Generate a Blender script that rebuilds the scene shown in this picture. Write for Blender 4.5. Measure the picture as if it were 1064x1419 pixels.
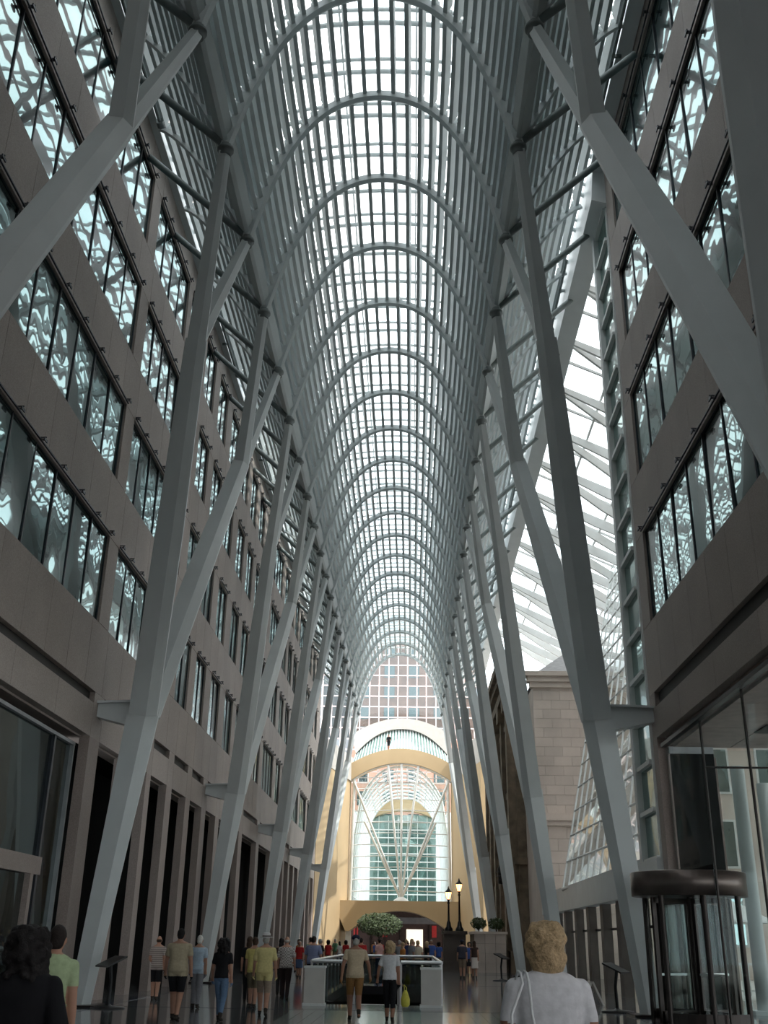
import bpy, bmesh, math, random
from mathutils import Vector, Matrix
random.seed(7)
for o in list(bpy.data.objects): bpy.data.objects.remove(o)
SC = bpy.context.scene
COL = SC.collection

# ------------------------------------------------------------------ camera
FPX, PITCH, YAW, ROLL = 1414.1, math.atan((1305-709.5)/1414.1), 0.0312, -0.0157
cam = bpy.data.cameras.new('camera'); camo = bpy.data.objects.new('camera', cam); COL.objects.link(camo)
r0 = Vector((math.cos(YAW), math.sin(YAW), 0)); f0 = Vector((-math.sin(YAW), math.cos(YAW), 0)); zz = Vector((0, 0, 1))
Fw = f0*math.cos(PITCH)+zz*math.sin(PITCH); U0 = -f0*math.sin(PITCH)+zz*math.cos(PITCH)
Rt = r0*math.cos(ROLL)-U0*math.sin(ROLL); Up = r0*math.sin(ROLL)+U0*math.cos(ROLL)
M = Matrix((Rt, Up, -Fw)).transposed().to_4x4(); M.translation = Vector((1.198, 0, 1.6))
camo.matrix_world = M
cam.sensor_fit = 'VERTICAL'; cam.sensor_height = 36.0; cam.lens = 36.0*FPX/1419.0
cam.clip_end = 2000
SC.camera = camo
# ------------------------------------------------------------------ sky, sun, exposure
W = bpy.data.worlds.new('sky'); SC.world = W; W.use_nodes = True
wn = W.node_tree.nodes; wl = W.node_tree.links
bg = wn['Background']; bg.inputs['Strength'].default_value = 2.6
tc = wn.new('ShaderNodeTexCoord'); nz = wn.new('ShaderNodeTexNoise'); nz.inputs['Scale'].default_value = 2.2; nz.inputs['Detail'].default_value = 5
rp = wn.new('ShaderNodeValToRGB'); rp.color_ramp.elements[0].position = 0.35; rp.color_ramp.elements[1].position = 0.62
rp.color_ramp.elements[0].color = (0.80, 0.92, 1.0, 1); rp.color_ramp.elements[1].color = (1.0, 0.985, 0.985, 1)
wl.new(tc.outputs['Generated'], nz.inputs['Vector']); wl.new(nz.outputs['Fac'], rp.inputs['Fac']); wl.new(rp.outputs['Color'], bg.inputs['Color'])
sun = bpy.data.lights.new('sun', 'SUN'); sun.energy = 3.2; sun.angle = math.radians(0.8); sun.color = (1, 0.95, 0.86)
suno = bpy.data.objects.new('sun', sun); COL.objects.link(suno); suno.location = (40, -60, 120)
suno.rotation_euler = Vector((-0.58, 0.20, -0.79)).to_track_quat('-Z', 'Y').to_euler()
SC.view_settings.view_transform = 'Standard'; SC.view_settings.look = 'None'
SC.view_settings.gamma = 1.0; SC.view_settings.use_curve_mapping = False
SC.view_settings.exposure = 0.4
SC.cycles.transparent_max_bounces = 24
SC.cycles.max_bounces = 8

# ------------------------------------------------------------------ materials
MATS = {}
def mat(name, col, rough=0.6, metal=0.0, var=0.12, scale=3.0, spec=0.5, bump=0.0, bscale=40.0, rnd=0.0, speck=0.0, emit=None, estr=0.0):
    if name in MATS: return MATS[name]
    m = bpy.data.materials.new(name); m.use_nodes = True; nt = m.node_tree; n = nt.nodes; l = nt.links
    b = n['Principled BSDF']; b.inputs['Roughness'].default_value = rough; b.inputs['Metallic'].default_value = metal
    b.inputs['Specular IOR Level'].default_value = spec
    g = n.new('ShaderNodeNewGeometry'); t = n.new('ShaderNodeTexNoise'); t.inputs['Scale'].default_value = scale; t.inputs['Detail'].default_value = 4
    l.new(g.outputs['Position'], t.inputs['Vector'])
    r = n.new('ShaderNodeMapRange'); r.inputs['From Min'].default_value = 0.3; r.inputs['From Max'].default_value = 0.7
    r.inputs['To Min'].default_value = 1-var; r.inputs['To Max'].default_value = 1+var
    l.new(t.outputs['Fac'], r.inputs['Value'])
    val = r.outputs['Result']
    if speck > 0:
        t2 = n.new('ShaderNodeTexNoise'); t2.inputs['Scale'].default_value = 45; t2.inputs['Detail'].default_value = 2
        l.new(g.outputs['Position'], t2.inputs['Vector'])
        r2 = n.new('ShaderNodeMapRange'); r2.inputs['From Min'].default_value = 0.35; r2.inputs['From Max'].default_value = 0.65
        r2.inputs['To Min'].default_value = 1-speck; r2.inputs['To Max'].default_value = 1+speck
        l.new(t2.outputs['Fac'], r2.inputs['Value'])
        mm = n.new('ShaderNodeMath'); mm.operation = 'MULTIPLY'; l.new(val, mm.inputs[0]); l.new(r2.outputs['Result'], mm.inputs[1]); val = mm.outputs[0]
    if rnd > 0:
        oi = n.new('ShaderNodeObjectInfo'); r3 = n.new('ShaderNodeMapRange'); r3.inputs['To Min'].default_value = 1-rnd; r3.inputs['To Max'].default_value = 1+rnd
        l.new(oi.outputs['Random'], r3.inputs['Value'])
        mm = n.new('ShaderNodeMath'); mm.operation = 'MULTIPLY'; l.new(val, mm.inputs[0]); l.new(r3.outputs['Result'], mm.inputs[1]); val = mm.outputs[0]
    v = n.new('ShaderNodeVectorMath'); v.operation = 'SCALE'; v.inputs[0].default_value = col[:3]
    l.new(val, v.inputs['Scale']); l.new(v.outputs['Vector'], b.inputs['Base Color'])
    if bump > 0:
        t3 = n.new('ShaderNodeTexNoise'); t3.inputs['Scale'].default_value = bscale; l.new(g.outputs['Position'], t3.inputs['Vector'])
        bp = n.new('ShaderNodeBump'); bp.inputs['Strength'].default_value = bump; bp.inputs['Distance'].default_value = 0.02
        l.new(t3.outputs['Fac'], bp.inputs['Height']); l.new(bp.outputs['Normal'], b.inputs['Normal'])
    if emit:
        b.inputs['Emission Color'].default_value = (*emit, 1); b.inputs['Emission Strength'].default_value = estr
    MATS[name] = m; return m

def clear_glass(name, tint, refl=0.12, rough=0.02, fres=0.8):
    m = bpy.data.materials.new(name); m.use_nodes = True; nt = m.node_tree; n = nt.nodes; l = nt.links
    n.remove(n['Principled BSDF'])
    t = n.new('ShaderNodeBsdfTransparent'); t.inputs['Color'].default_value = (*tint, 1)
    g = n.new('ShaderNodeBsdfGlossy'); g.inputs['Roughness'].default_value = rough; g.inputs['Color'].default_value = (0.9, 0.95, 0.95, 1)
    ge = n.new('ShaderNodeNewGeometry'); dt = n.new('ShaderNodeVectorMath'); dt.operation = 'DOT_PRODUCT'
    l.new(ge.outputs['Incoming'], dt.inputs[0]); l.new(ge.outputs['Normal'], dt.inputs[1])
    ab = n.new('ShaderNodeMath'); ab.operation = 'ABSOLUTE'; l.new(dt.outputs['Value'], ab.inputs[0])
    om = n.new('ShaderNodeMath'); om.operation = 'SUBTRACT'; om.inputs[0].default_value = 1.0; l.new(ab.outputs[0], om.inputs[1])
    pw = n.new('ShaderNodeMath'); pw.operation = 'POWER'; pw.inputs[1].default_value = 5.0; l.new(om.outputs[0], pw.inputs[0])
    ad = n.new('ShaderNodeMath'); ad.operation = 'MULTIPLY_ADD'; ad.inputs[1].default_value = fres; ad.inputs[2].default_value = refl*0.5
    l.new(pw.outputs[0], ad.inputs[0])
    mx = n.new('ShaderNodeMixShader'); l.new(ad.outputs[0], mx.inputs['Fac']); l.new(t.outputs[0], mx.inputs[1]); l.new(g.outputs[0], mx.inputs[2])
    l.new(mx.outputs[0], n['Material Output'].inputs['Surface'])
    MATS[name] = m; return m

def mirror_glass(name, base, tint, fac, wav=0.5, wscale=0.45):
    m = bpy.data.materials.new(name); m.use_nodes = True; nt = m.node_tree; n = nt.nodes; l = nt.links
    b = n['Principled BSDF']; b.inputs['Base Color'].default_value = (*base, 1); b.inputs['Roughness'].default_value = 0.15
    g = n.new('ShaderNodeBsdfGlossy'); g.inputs['Color'].default_value = (*tint, 1); g.inputs['Roughness'].default_value = 0.015
    ge = n.new('ShaderNodeNewGeometry'); t = n.new('ShaderNodeTexNoise'); t.inputs['Scale'].default_value = wscale; t.inputs['Detail'].default_value = 1.5
    l.new(ge.outputs['Position'], t.inputs['Vector'])
    bp = n.new('ShaderNodeBump'); bp.inputs['Strength'].default_value = wav; bp.inputs['Distance'].default_value = 0.1
    l.new(t.outputs['Fac'], bp.inputs['Height']); l.new(bp.outputs['Normal'], g.inputs['Normal'])
    mx = n.new('ShaderNodeMixShader'); mx.inputs['Fac'].default_value = fac
    l.new(b.outputs[0], mx.inputs[1]); l.new(g.outputs[0], mx.inputs[2]); l.new(mx.outputs[0], n['Material Output'].inputs['Surface'])
    MATS[name] = m; return m

STEEL = mat('white_steel', (0.64, 0.68, 0.685), 0.42, 0, 0.05, 1.0, spec=0.4)
STEELF = mat('fin_steel', (0.56, 0.61, 0.615), 0.5, 0, 0.05, 1.0, spec=0.3)
DPIPE = mat('dark_pipe', (0.19, 0.22, 0.22), 0.45, 0.3, 0.1)
COLLAR = mat('collar_steel', (0.24, 0.27, 0.27), 0.5, 0.3, 0.1)
GRANITE = mat('granite', (0.36, 0.31, 0.28), 0.6, 0, 0.09, 0.5, spec=0.3, speck=0.14, rnd=0.06)
PILLAR = mat('pillar_stone', (0.33, 0.275, 0.25), 0.6, 0, 0.08, 0.8, spec=0.3, speck=0.12)
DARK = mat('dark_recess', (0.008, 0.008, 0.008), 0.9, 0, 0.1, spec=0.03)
SLOT = mat('slot_dark', (0.03, 0.027, 0.025), 0.6)
FRAME = mat('window_frame_metal', (0.045, 0.05, 0.06), 0.4, 0.5)
SILL = mat('sill_metal', (0.34, 0.36, 0.37), 0.4, 0.4)
BRONZE = mat('bronze', (0.035, 0.028, 0.026), 0.35, 0.7)
BRONZEL = mat('brushed_bronze', (0.14, 0.115, 0.105), 0.35, 0.8)
BEIGE = mat('beige_plaster', (0.52, 0.39, 0.23), 0.8, 0, 0.05, 0.4)
BEIGED = mat('beige_inner', (0.50, 0.37, 0.22), 0.8, 0, 0.05, 0.4)
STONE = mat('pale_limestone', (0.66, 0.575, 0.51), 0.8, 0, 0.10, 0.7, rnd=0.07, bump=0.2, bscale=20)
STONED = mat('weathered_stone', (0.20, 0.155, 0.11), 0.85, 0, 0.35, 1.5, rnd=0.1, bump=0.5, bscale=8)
ROOFT = mat('slate', (0.30, 0.29, 0.29), 0.7, 0, 0.15, 4)
WHITE = mat('white_paint', (0.72, 0.74, 0.73), 0.45, 0, 0.04)
PINKW = mat('pink_white_mullion', (0.82, 0.68, 0.66), 0.5, 0, 0.04)
BRICK = mat('tower_brick', (0.40, 0.23, 0.17), 0.8, 0, 0.25, 0.8)
TOWER = mat('tower_cladding', (0.55, 0.50, 0.47), 0.6, 0, 0.2, 0.25)
SHOPD = mat('shop_dark', (0.05, 0.025, 0.02), 0.6, 0, 0.3)
LEAF = mat('leaf', (0.055, 0.085, 0.03), 0.6, 0, 0.35, 6)
BARK = mat('bark', (0.06, 0.045, 0.035), 0.9, 0, 0.3, 20)
IRON = mat('black_iron', (0.012, 0.012, 0.013), 0.4, 0.4)
LAMPG = mat('lamp_glow', (1, 0.7, 0.4), 0.5, emit=(1.0, 0.45, 0.16), estr=5.0)
STAIN = mat('stainless', (0.55, 0.56, 0.57), 0.3, 0.8, 0.05)
BIN = mat('bin_white', (0.60, 0.58, 0.55), 0.5, 0, 0.05)
ROOFGLASS = clear_glass('roof_glass', (0.93, 0.97, 0.97), 0.1)
PANEGLASS = clear_glass('clear_pane', (0.90, 0.945, 0.935), 0.12)
ENTGLASS = clear_glass('entrance_glass', (0.93, 0.96, 0.955), 0.02, fres=0.08)
GRIDGLASS = clear_glass('grid_pane', (0.52, 0.55, 0.56), 0.15)
CONC = mat('pale_concrete', (0.50, 0.48, 0.45), 0.8, 0, 0.06)
BALGLASS = clear_glass('balustrade_glass', (0.45, 0.52, 0.52), 0.15)
TEAL = mirror_glass('teal_window_glass', (0.010, 0.028, 0.030), (0.48, 0.68, 0.68), 0.36, 0.20, 0.6)
TEAL2 = mirror_glass('far_window_glass', (0.015, 0.03, 0.032), (0.52, 0.70, 0.69), 0.40, 0.20, 0.8)
SHOPG = mirror_glass('storefront_glass', (0.008, 0.010, 0.010), (0.45, 0.55, 0.54), 0.30, 0.15, 0.4)
LOUVG = mirror_glass('louver_glass', (0.10, 0.20, 0.18), (0.6, 0.75, 0.72), 0.35, 0.1, 0.4)

def floor_mat():
    m = bpy.data.materials.new('polished_granite_floor'); m.use_nodes = True; nt = m.node_tree; n = nt.nodes; l = nt.links
    b = n['Principled BSDF']; b.inputs['Roughness'].default_value = 0.09; b.inputs['Specular IOR Level'].default_value = 0.6
    g = n.new('ShaderNodeNewGeometry')
    br = n.new('ShaderNodeTexBrick'); br.offset = 0.0; br.inputs['Scale'].default_value = 1.0
    br.inputs['Brick Width'].default_value = 1.0; br.inputs['Row Height'].default_value = 1.0; br.inputs['Mortar Size'].default_value = 0.012
    br.inputs['Color1'].default_value = (0.17, 0.175, 0.18, 1); br.inputs['Color2'].default_value = (0.13, 0.14, 0.145, 1); br.inputs['Mortar'].default_value = (0.05, 0.05, 0.055, 1)
    l.new(g.outputs['Position'], br.inputs['Vector'])
    t = n.new('ShaderNodeTexNoise'); t.inputs['Scale'].default_value = 30; t.inputs['Detail'].default_value = 3; l.new(g.outputs['Position'], t.inputs['Vector'])
    mx = n.new('ShaderNodeMix'); mx.data_type = 'RGBA'; mx.blend_type = 'MULTIPLY'; mx.inputs['Factor'].default_value = 0.5
    l.new(br.outputs['Color'], mx.inputs['A']); l.new(t.outputs['Color'], mx.inputs['B'])
    l.new(mx.outputs['Result'], b.inputs['Base Color'])
    return m
FLOOR = floor_mat()
FLOORB = mat('floor_band', (0.045, 0.055, 0.075), 0.10, 0, 0.15, 5, spec=0.6)
FLOORL = mat('floor_pale_tile', (0.20, 0.235, 0.215), 0.14, 0, 0.1, 5, spec=0.5)
PAVE = mat('street_paving', (0.72, 0.70, 0.67), 0.8)

# ------------------------------------------------------------------ mesh helpers
def tag(o, label=None, cat=None, group=None, kind=None):
    if label: o['label'] = label
    if cat: o['category'] = cat
    if group: o['group'] = group
    if kind: o['kind'] = kind
    return o
def link(o, parent=None):
    COL.objects.link(o)
    if parent: o.parent = parent
    return o
def empty(name, loc=(0, 0, 0), rz=0.0):
    o = bpy.data.objects.new(name, None); o.location = loc; o.rotation_euler = (0, 0, rz); o.empty_display_size = 0.2
    COL.objects.link(o); return o

class MB:
    def __init__(s): s.v = []; s.f = []; s.mi = []; s.smooth = []
    def add(s, vs, fs, mi=0, sm=False):
        b = len(s.v); s.v += [tuple(v) for v in vs]
        for f in fs: s.f.append([b+i for i in f]); s.mi.append(mi); s.smooth.append(sm)
        return s
    def box(s, x0, x1, y0, y1, z0, z1, mi=0):
        vs = [(x0, y0, z0), (x1, y0, z0), (x1, y1, z0), (x0, y1, z0), (x0, y0, z1), (x1, y0, z1), (x1, y1, z1), (x0, y1, z1)]
        return s.add(vs, [(0, 3, 2, 1), (4, 5, 6, 7), (0, 1, 5, 4), (1, 2, 6, 5), (2, 3, 7, 6), (3, 0, 4, 7)], mi)
    def prism(s, pts, axis, a0, a1, mi=0):
        """extrude a polygon: pts are 2D in the other two axes"""
        def P(p, a): 
            return {'x': (a, p[0], p[1]), 'y': (p[0], a, p[1]), 'z': (p[0], p[1], a)}[axis]
        n = len(pts); vs = [P(p, a0) for p in pts]+[P(p, a1) for p in pts]
        fs = [tuple(range(n))[::-1], tuple(range(n, 2*n))]+[(i, (i+1) % n, n+(i+1) % n, n+i) for i in range(n)]
        return s.add(vs, fs, mi)
    def tube(s, path, rad, n=8, mi=0, cap=True, sm=True, up=None):
        path = [Vector(p) for p in path]; k = len(path); rings = []
        if not isinstance(rad, (list, tuple)): rad = [rad]*k
        prev = None
        for i, p in enumerate(path):
            d = (path[min(i+1, k-1)]-path[max(i-1, 0)]).normalized()
            if prev is None:
                u = Vector(up) if up else (Vector((0, 0, 1)) if abs(d.z) < 0.9 else Vector((1, 0, 0)))
            else: u = prev
            a = (u-d*u.dot(d)).normalized(); b = d.cross(a); prev = a
            rings.append([p+(a*math.cos(2*math.pi*j/n)+b*math.sin(2*math.pi*j/n))*rad[i] for j in range(n)])
        vs = [v for r in rings for v in r]; fs = []
        for i in range(k-1):
            for j in range(n): fs.append((i*n+j, i*n+(j+1) % n, (i+1)*n+(j+1) % n, (i+1)*n+j))
        s.add(vs, fs, mi, sm)
        if cap:
            s.add(rings[0], [tuple(range(n))[::-1]], mi); s.add(rings[-1], [tuple(range(n))], mi)
        return s
    def loft(s, rings, mi=0, sm=False, cap=True):
        n = len(rings[0]); vs = [v for r in rings for v in r]; fs = []
        for i in range(len(rings)-1):
            for j in range(n): fs.append((i*n+j, i*n+(j+1) % n, (i+1)*n+(j+1) % n, (i+1)*n+j))
        s.add(vs, fs, mi, sm)
        if cap:
            s.add(rings[0], [tuple(range(n))[::-1]], mi); s.add(rings[-1], [tuple(range(n))], mi)
        return s
    def lathe(s, prof, cx=0, cy=0, n=16, mi=0, sm=True):
        rings = [[(cx+r*math.cos(2*math.pi*j/n), cy+r*math.sin(2*math.pi*j/n), z) for j in range(n)] for r, z in prof]
        return s.loft(rings, mi, sm)
    def mesh(s, name, mats):
        me = bpy.data.meshes.new(name); me.from_pydata(s.v, [], s.f)
        if not isinstance(mats, (list, tuple)): mats = [mats]
        for m in mats: me.materials.append(m)
        me.polygons.foreach_set('material_index', s.mi); me.polygons.foreach_set('use_smooth', s.smooth)
        bm = bmesh.new(); bm.from_mesh(me); bmesh.ops.recalc_face_normals(bm, faces=bm.faces); bm.to_mesh(me); bm.free()
        me.update(); return me
    def build(s, name, mats, parent=None, loc=None, **kw):
        o = bpy.data.objects.new(name, s.mesh(name, mats)); link(o, parent)
        if loc: o.location = loc
        return tag(o, **kw)
def inst(name, me, parent=None, loc=(0, 0, 0), rot=None, scale=None):
    o = bpy.data.objects.new(name, me); o.location = loc
    if rot: o.rotation_euler = rot
    if scale: o.scale = scale
    return link(o, parent)
UNIT = {}
def ubox(m, name='panel'):
    if m.name not in UNIT:
        e = 0.5; UNIT[m.name] = MB().box(-e, e, -e, e, -e, e).mesh('block_'+m.name, m)
    return UNIT[m.name]
def bx(name, m, parent, x0, x1, y0, y1, z0, z1):
    return inst(name, ubox(m), parent, ((x0+x1)/2, (y0+y1)/2, (z0+z1)/2), None, (abs(x1-x0), abs(y1-y0), abs(z1-z0)))
def copy_tree(o, parent=None):
    c = o.copy(); COL.objects.link(c); c.parent = parent
    for ch in list(o.children): copy_tree(ch, c)
    return c
def Yk(k): return 14.105+4*k

# ================================================================== SETTING
# ---- floor (with the escalator well cut out), paler foreground paving and dark bands
WX0, WX1, WY0, WY1 = -1.45, 1.9, 31.0, 44.0
fl = MB()
xs = [-12, WX0, WX1, 12.0]; ys = [-24, WY0, WY1, 160]
for i in range(3):
    for j in range(3):
        if i == 1 and j == 1: continue
        fl.box(xs[i], xs[i+1], ys[j], ys[j+1], -0.3, 0)
floor = fl.build('floor', FLOOR, label='polished grey granite floor of the arcade', kind='structure')
well = MB(); well.box(WX0, WX1, WY0, WY1, -4.6, -4.3); well.box(WX0-.2, WX0, WY0, WY1, -4.6, -.3); well.box(WX1, WX1+.2, WY0, WY1, -4.6, -.3)
well.box(WX0, WX1, WY0-.2, WY0, -4.6, -.3); well.box(WX0, WX1, WY1, WY1+.2, -4.6, -.3)
well.build('escalator_pit', DARK, floor)
for i in range(18):           # pale paving planks in the foreground
    bx('paving_plank', FLOORL, floor, -1.75+i*0.29, -1.75+i*0.29+0.275, 14.0, 28.2, 0.0, 0.004)
for y0, y1 in ((28.4, 28.75), (45.2, 45.6), (61.5, 62.0)):
    bx('floor_band', FLOORB, floor, -6.6, 6.6, y0, y1, 0.0, 0.003)
for x0, x1 in ((-6.9, -6.55), (6.55, 6.9)):
    bx('floor_band', FLOORB, floor, x0, x1, 2.0, 96.0, 0.0, 0.003)

# ---- street outside on the right
st = MB().box(12.0, 90, -30, 200, -0.32, -0.02)
st.build('ground', PAVE, label='pale street paving outside the arcade', kind='structure')

ROWS_L = [(9.65, 12.2), (14.0, 16.5), (18.25, 20.8), (22.45, 25.1)]
ROWS_R = [(9.85, 12.5), (14.3, 17.0), (18.9, 21.5), (23.2, 25.7)]
WINL = [(-19.0, -4.1, 10), (-3.2, 11.1, 10), (12.05, 27.05, 10), (28.0, 32.9, 4), (33.5, 35.6, 2), (36.75, 38.85, 2), (39.95, 42.0, 2), (43.25, 45.4, 2), (46.8, 48.95, 2),
        (50.0, 52.1, 2), (53.2, 55.3, 2), (56.5, 58.7, 2), (59.9, 64.7, 4), (66.0, 68.3, 2), (69.4, 71.6, 2), (72.7, 74.9, 2), (76.0, 80.0, 4), (81.2, 86.0, 4), (87.2, 89.4, 2), (90.5, 92.7, 2)]
WINR = [(-19.0, -4.1, 10), (-3.2, 10.9, 10), (11.9, 27.3, 10)]

WPROTO = {}
def window_meshes(w, h, n, sg):
    key = (round(w, 2), round(h, 2), n, sg)
    if key in WPROTO: return WPROTO[key]
    d = sg  # +x direction pointing into the arcade
    fr = MB()
    fr.box(-.02, .05, 0, w, -.06, 0.0, 1); 
    fr.box(-.03, .03, 0, w, h-.03, h); fr.box(-.03, .03, 0, .035, 0, h); fr.box(-.03, .03, w-.035, w, 0, h)
    mu = MB().box(-.03, .04, -.024, .024, 0, h)
    pw = w/n
    pa = MB().box(-.01, .01, -pw/2+.02, pw/2-.02, -h/2+.02, h/2-.02)
    br = MB().box(0.0, .20, -.02, .02, .03, .06).box(.17, .20, -.10, .10, 0, .07).box(0.0, .20, -.012, .012, .09, .12)
    ra = MB().box(.13, .17, 0, w, .0, .035)
    if sg < 0:
        for m in (fr, mu, pa, br, ra): m.v = [(-x, y, z) for x, y, z in m.v]
    r = (fr.mesh('window_frame', [FRAME, SILL]), mu.mesh('mullion', FRAME), pa.mesh('pane', TEAL if n > 3 else TEAL2), br.mesh('bracket', FRAME), ra.mesh('shade_rail', FRAME))
    WPROTO[key] = r; return r
WN = [0]
ORD = ['lowest', 'second', 'third', 'top']
def place_window(x, sg, y0, y1, n, z0, z1, row, side):
    WN[0] += 1
    e = empty('window_%d' % WN[0], (x, y0, z0))
    kind = {10: 'long ten-pane ribbon window', 4: 'wide four-pane window', 2: 'narrow two-pane window'}[n]
    lab = '%s of teal mirror glass in the %s window row of the %s facade' % (kind, ORD[row], side)
    tag(e, lab, None, lab, 'structure')
    w, h = y1-y0, z1-z0
    fr, mu, pa, br, ra = window_meshes(w, h, n, sg)
    inst('window_frame', fr, e); inst('shade_rail', ra, e, (0, 0, h+.02))
    for i in range(n):
        inst('pane', pa, e, (0, (i+.5)*w/n, h/2), (0, random.uniform(-.012, .012), random.uniform(-.012, .012)))
        if i: inst('mullion', mu, e, (0, i*w/n, 0)); inst('bracket', br, e, (sg*.05, i*w/n, h+.02))
    inst('bracket', br, e, (sg*.05, .12, h+.02)); inst('bracket', br, e, (sg*.05, w-.12, h+.02))

def facade(parent, x, sg, yA, yB, rows, wins, zbot, ztop, side, step=1.62):
    """granite cladding: every panel an object; sg=+1 when the arcade lies at +x"""
    T = .22; g = .008
    def run(y0, y1, z0, z1):
        n = max(1, round((y1-y0)/step)); w = (y1-y0)/n
        for i in range(n):
            bx('panel', GRANITE, parent, x-sg*T, x, y0+i*w+g, y0+(i+1)*w-g, z0+g, z1-g)
    z = zbot
    for r, (z0, z1) in enumerate(rows):
        zs = [z, z0] if z0-z < 2.3 else [z, (z+z0)/2, z0]
        for a, b in zip(zs[:-1], zs[1:]): run(yA, yB, a, b)
        y = yA
        for (a, b, n) in wins:
            if a-y > .05: run(y, a, z0, z1)
            place_window(x-sg*.10, sg, a, b, n, z0, z1, r, side); y = b
        if yB-y > .05: run(y, yB, z0, z1)
        z = z1
    run(yA, yB, z, ztop)

# ---- left building
LX = -7.5
wl_ = MB().box(LX-.6, LX-.23, -22, 96, 6.55, 27.0).build('wall_left', GRANITE, label='left office facade clad in brown grey granite panels', kind='structure')
facade(wl_, LX, 1, -22, 96, ROWS_L, WINL, 7.80, 27.0, 'left')
# lintel, slots and openings at street level
OPEN = [(-20, 27.5), (28.4, 31.0), (31.6, 33.9), (34.5, 36.85), (37.7, 40.15), (41.0, 43.35), (44.3, 46.6), (47.5, 49.8), (50.7, 53.2), (54.3, 59.4), (60.5, 65.6), (66.5, 69.0), (69.8, 72.2), (73.0, 75.4), (76.3, 78.7), (79.5, 81.9), (82.7, 85.1), (86.0, 88.4), (89.2, 91.6), (92.4, 94.8)]
for i, (a, b) in enumerate(OPEN):
    n = max(1, round((b-a)/3.0)); w = (b-a)/n
    for j in range(n): bx('panel', GRANITE, wl_, LX-.25, LX, a+j*w+.008, a+(j+1)*w-.008, 6.6, 7.5)
    bx('slot', SLOT, wl_, LX-.25, LX-.14, a+.02, b-.02, 7.5, 7.80)
    nb = OPEN[i+1][0] if i+1 < len(OPEN) else 96
    bx('panel', GRANITE, wl_, LX-.25, LX, b+.008, nb-.008, 6.6, 7.80)
    bx('pillar', PILLAR, wl_, LX-.28, LX, b, nb, 0, 6.6)
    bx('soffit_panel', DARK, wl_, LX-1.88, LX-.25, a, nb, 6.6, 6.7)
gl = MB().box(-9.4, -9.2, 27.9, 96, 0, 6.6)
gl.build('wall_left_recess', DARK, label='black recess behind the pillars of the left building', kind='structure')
# storefront with glazed frames
sf = empty('storefront', (LX-.30, 0, 0)); tag(sf, 'dark glazed storefront with grey transom under the left granite facade', 'storefront')
for y0, y1 in ((-20, -11), (-11, -2), (-2, 7), (7, 16.2), (16.2, 25.5)):
    bx('pane', SHOPG, sf, -.03, 0, y0+.06, y1-.06, 3.35, 6.25); bx('pane', SHOPG, sf, -.03, 0, y0+.06, y1-.06, .1, 2.95)
    bx('mullion', FRAME, sf, -.08, .08, y1-.06, y1+.06, 0, 6.3)
bx('pane', SHOPG, sf, -.03, 0, 25.6, 26.9, .1, 6.25)
bx('transom', PILLAR, sf, -.10, .12, -20, 25.6, 2.95, 3.35); bx('head_frame', SILL, sf, -.10, .1, -20, 27.0, 6.25, 6.33)
bx('door_frame', PILLAR, sf, -.06, .14, 24.9, 25.1, 0, 2.95); bx('door_frame', SILL, sf, -.06, .1, 26.9, 26.98, 0, 6.3)
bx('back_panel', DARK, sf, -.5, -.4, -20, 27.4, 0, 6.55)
# ---- right building
RX = 7.75
wr = MB().box(RX+.23, RX+.6, -22, 28.2, 7.0, 27.2).build('wall_right', GRANITE, label='right office facade clad in brown grey granite panels', kind='structure')
facade(wr, RX, -1, -22, 28.25, ROWS_R, WINR, 7.95, 27.2, 'right')
for j in range(16):
    a, b = -22+j*3.14, -22+(j+1)*3.14
    bx('panel', GRANITE, wr, RX, RX+.22, a+.008, b-.008, 6.75, 7.55)
bx('slot', SLOT, wr, RX+.12, RX+.2, -22, 27.6, 7.55, 7.95); bx('panel', GRANITE, wr, RX, RX+.22, 27.6, 28.24, 7.55, 7.95)
bx('pillar', PILLAR, wr, RX, RX+.55, 27.75, 28.25, 0, 6.75)
# end face of the right building, above the arcade soffit
bx('panel', GRANITE, wr, RX+.6, 40, 27.8, 28.2, 6.9, 27.2)
# ---- soffit above the right entrance hall and its fittings
so = MB().box(RX+.3, 40, -22, 28.0, 6.55, 6.9).build('ceiling_entrance', mat('soffit_panel', (0.5, 0.43, 0.40), 0.7), label='pale panelled soffit over the right entrance hall', kind='structure')
for i in range(8):
    for j in range(5):
        bx('panel', MATS['soffit_panel'], so, RX+.4+i*1.5, RX+.4+i*1.5+1.47, 14+j*2.75, 14+j*2.75+2.72, 6.49, 6.55)
for yy in (17.5, 21.5, 25.0):
    bx('recessed_light', SLOT, so, 9.6, 10.5, yy-.5, yy+.5, 6.46, 6.50)

# ---- towers above both buildings (they shade the near half of the arcade)
tL = MB().box(-45, -12.5, -60, 58, 27.0, 48).build('office_tower', TOWER); tag(tL, 'brown clad office tower rising above the left facade', 'tower')
tR = MB().box(15.5, 55, -60, 27.8, 27.3, 95).build('office_tower', TOWER); tag(tR, 'brown clad office tower rising above the right facade', 'tower')
tShade = MB().box(27, 60, 34, 76, 0, 70).build('office_tower', TOWER); tag(tShade, 'added unseen tower block keeping sun off the middle of the arcade', 'tower')  # out-of-view block added to keep direct sun off the arcade's middle stretch
tB = MB().box(-8, 8, -26, -22, 0, 27).build('wall_back', GRANITE, label='granite wall closing the arcade behind the visitors', kind='structure')

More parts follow.
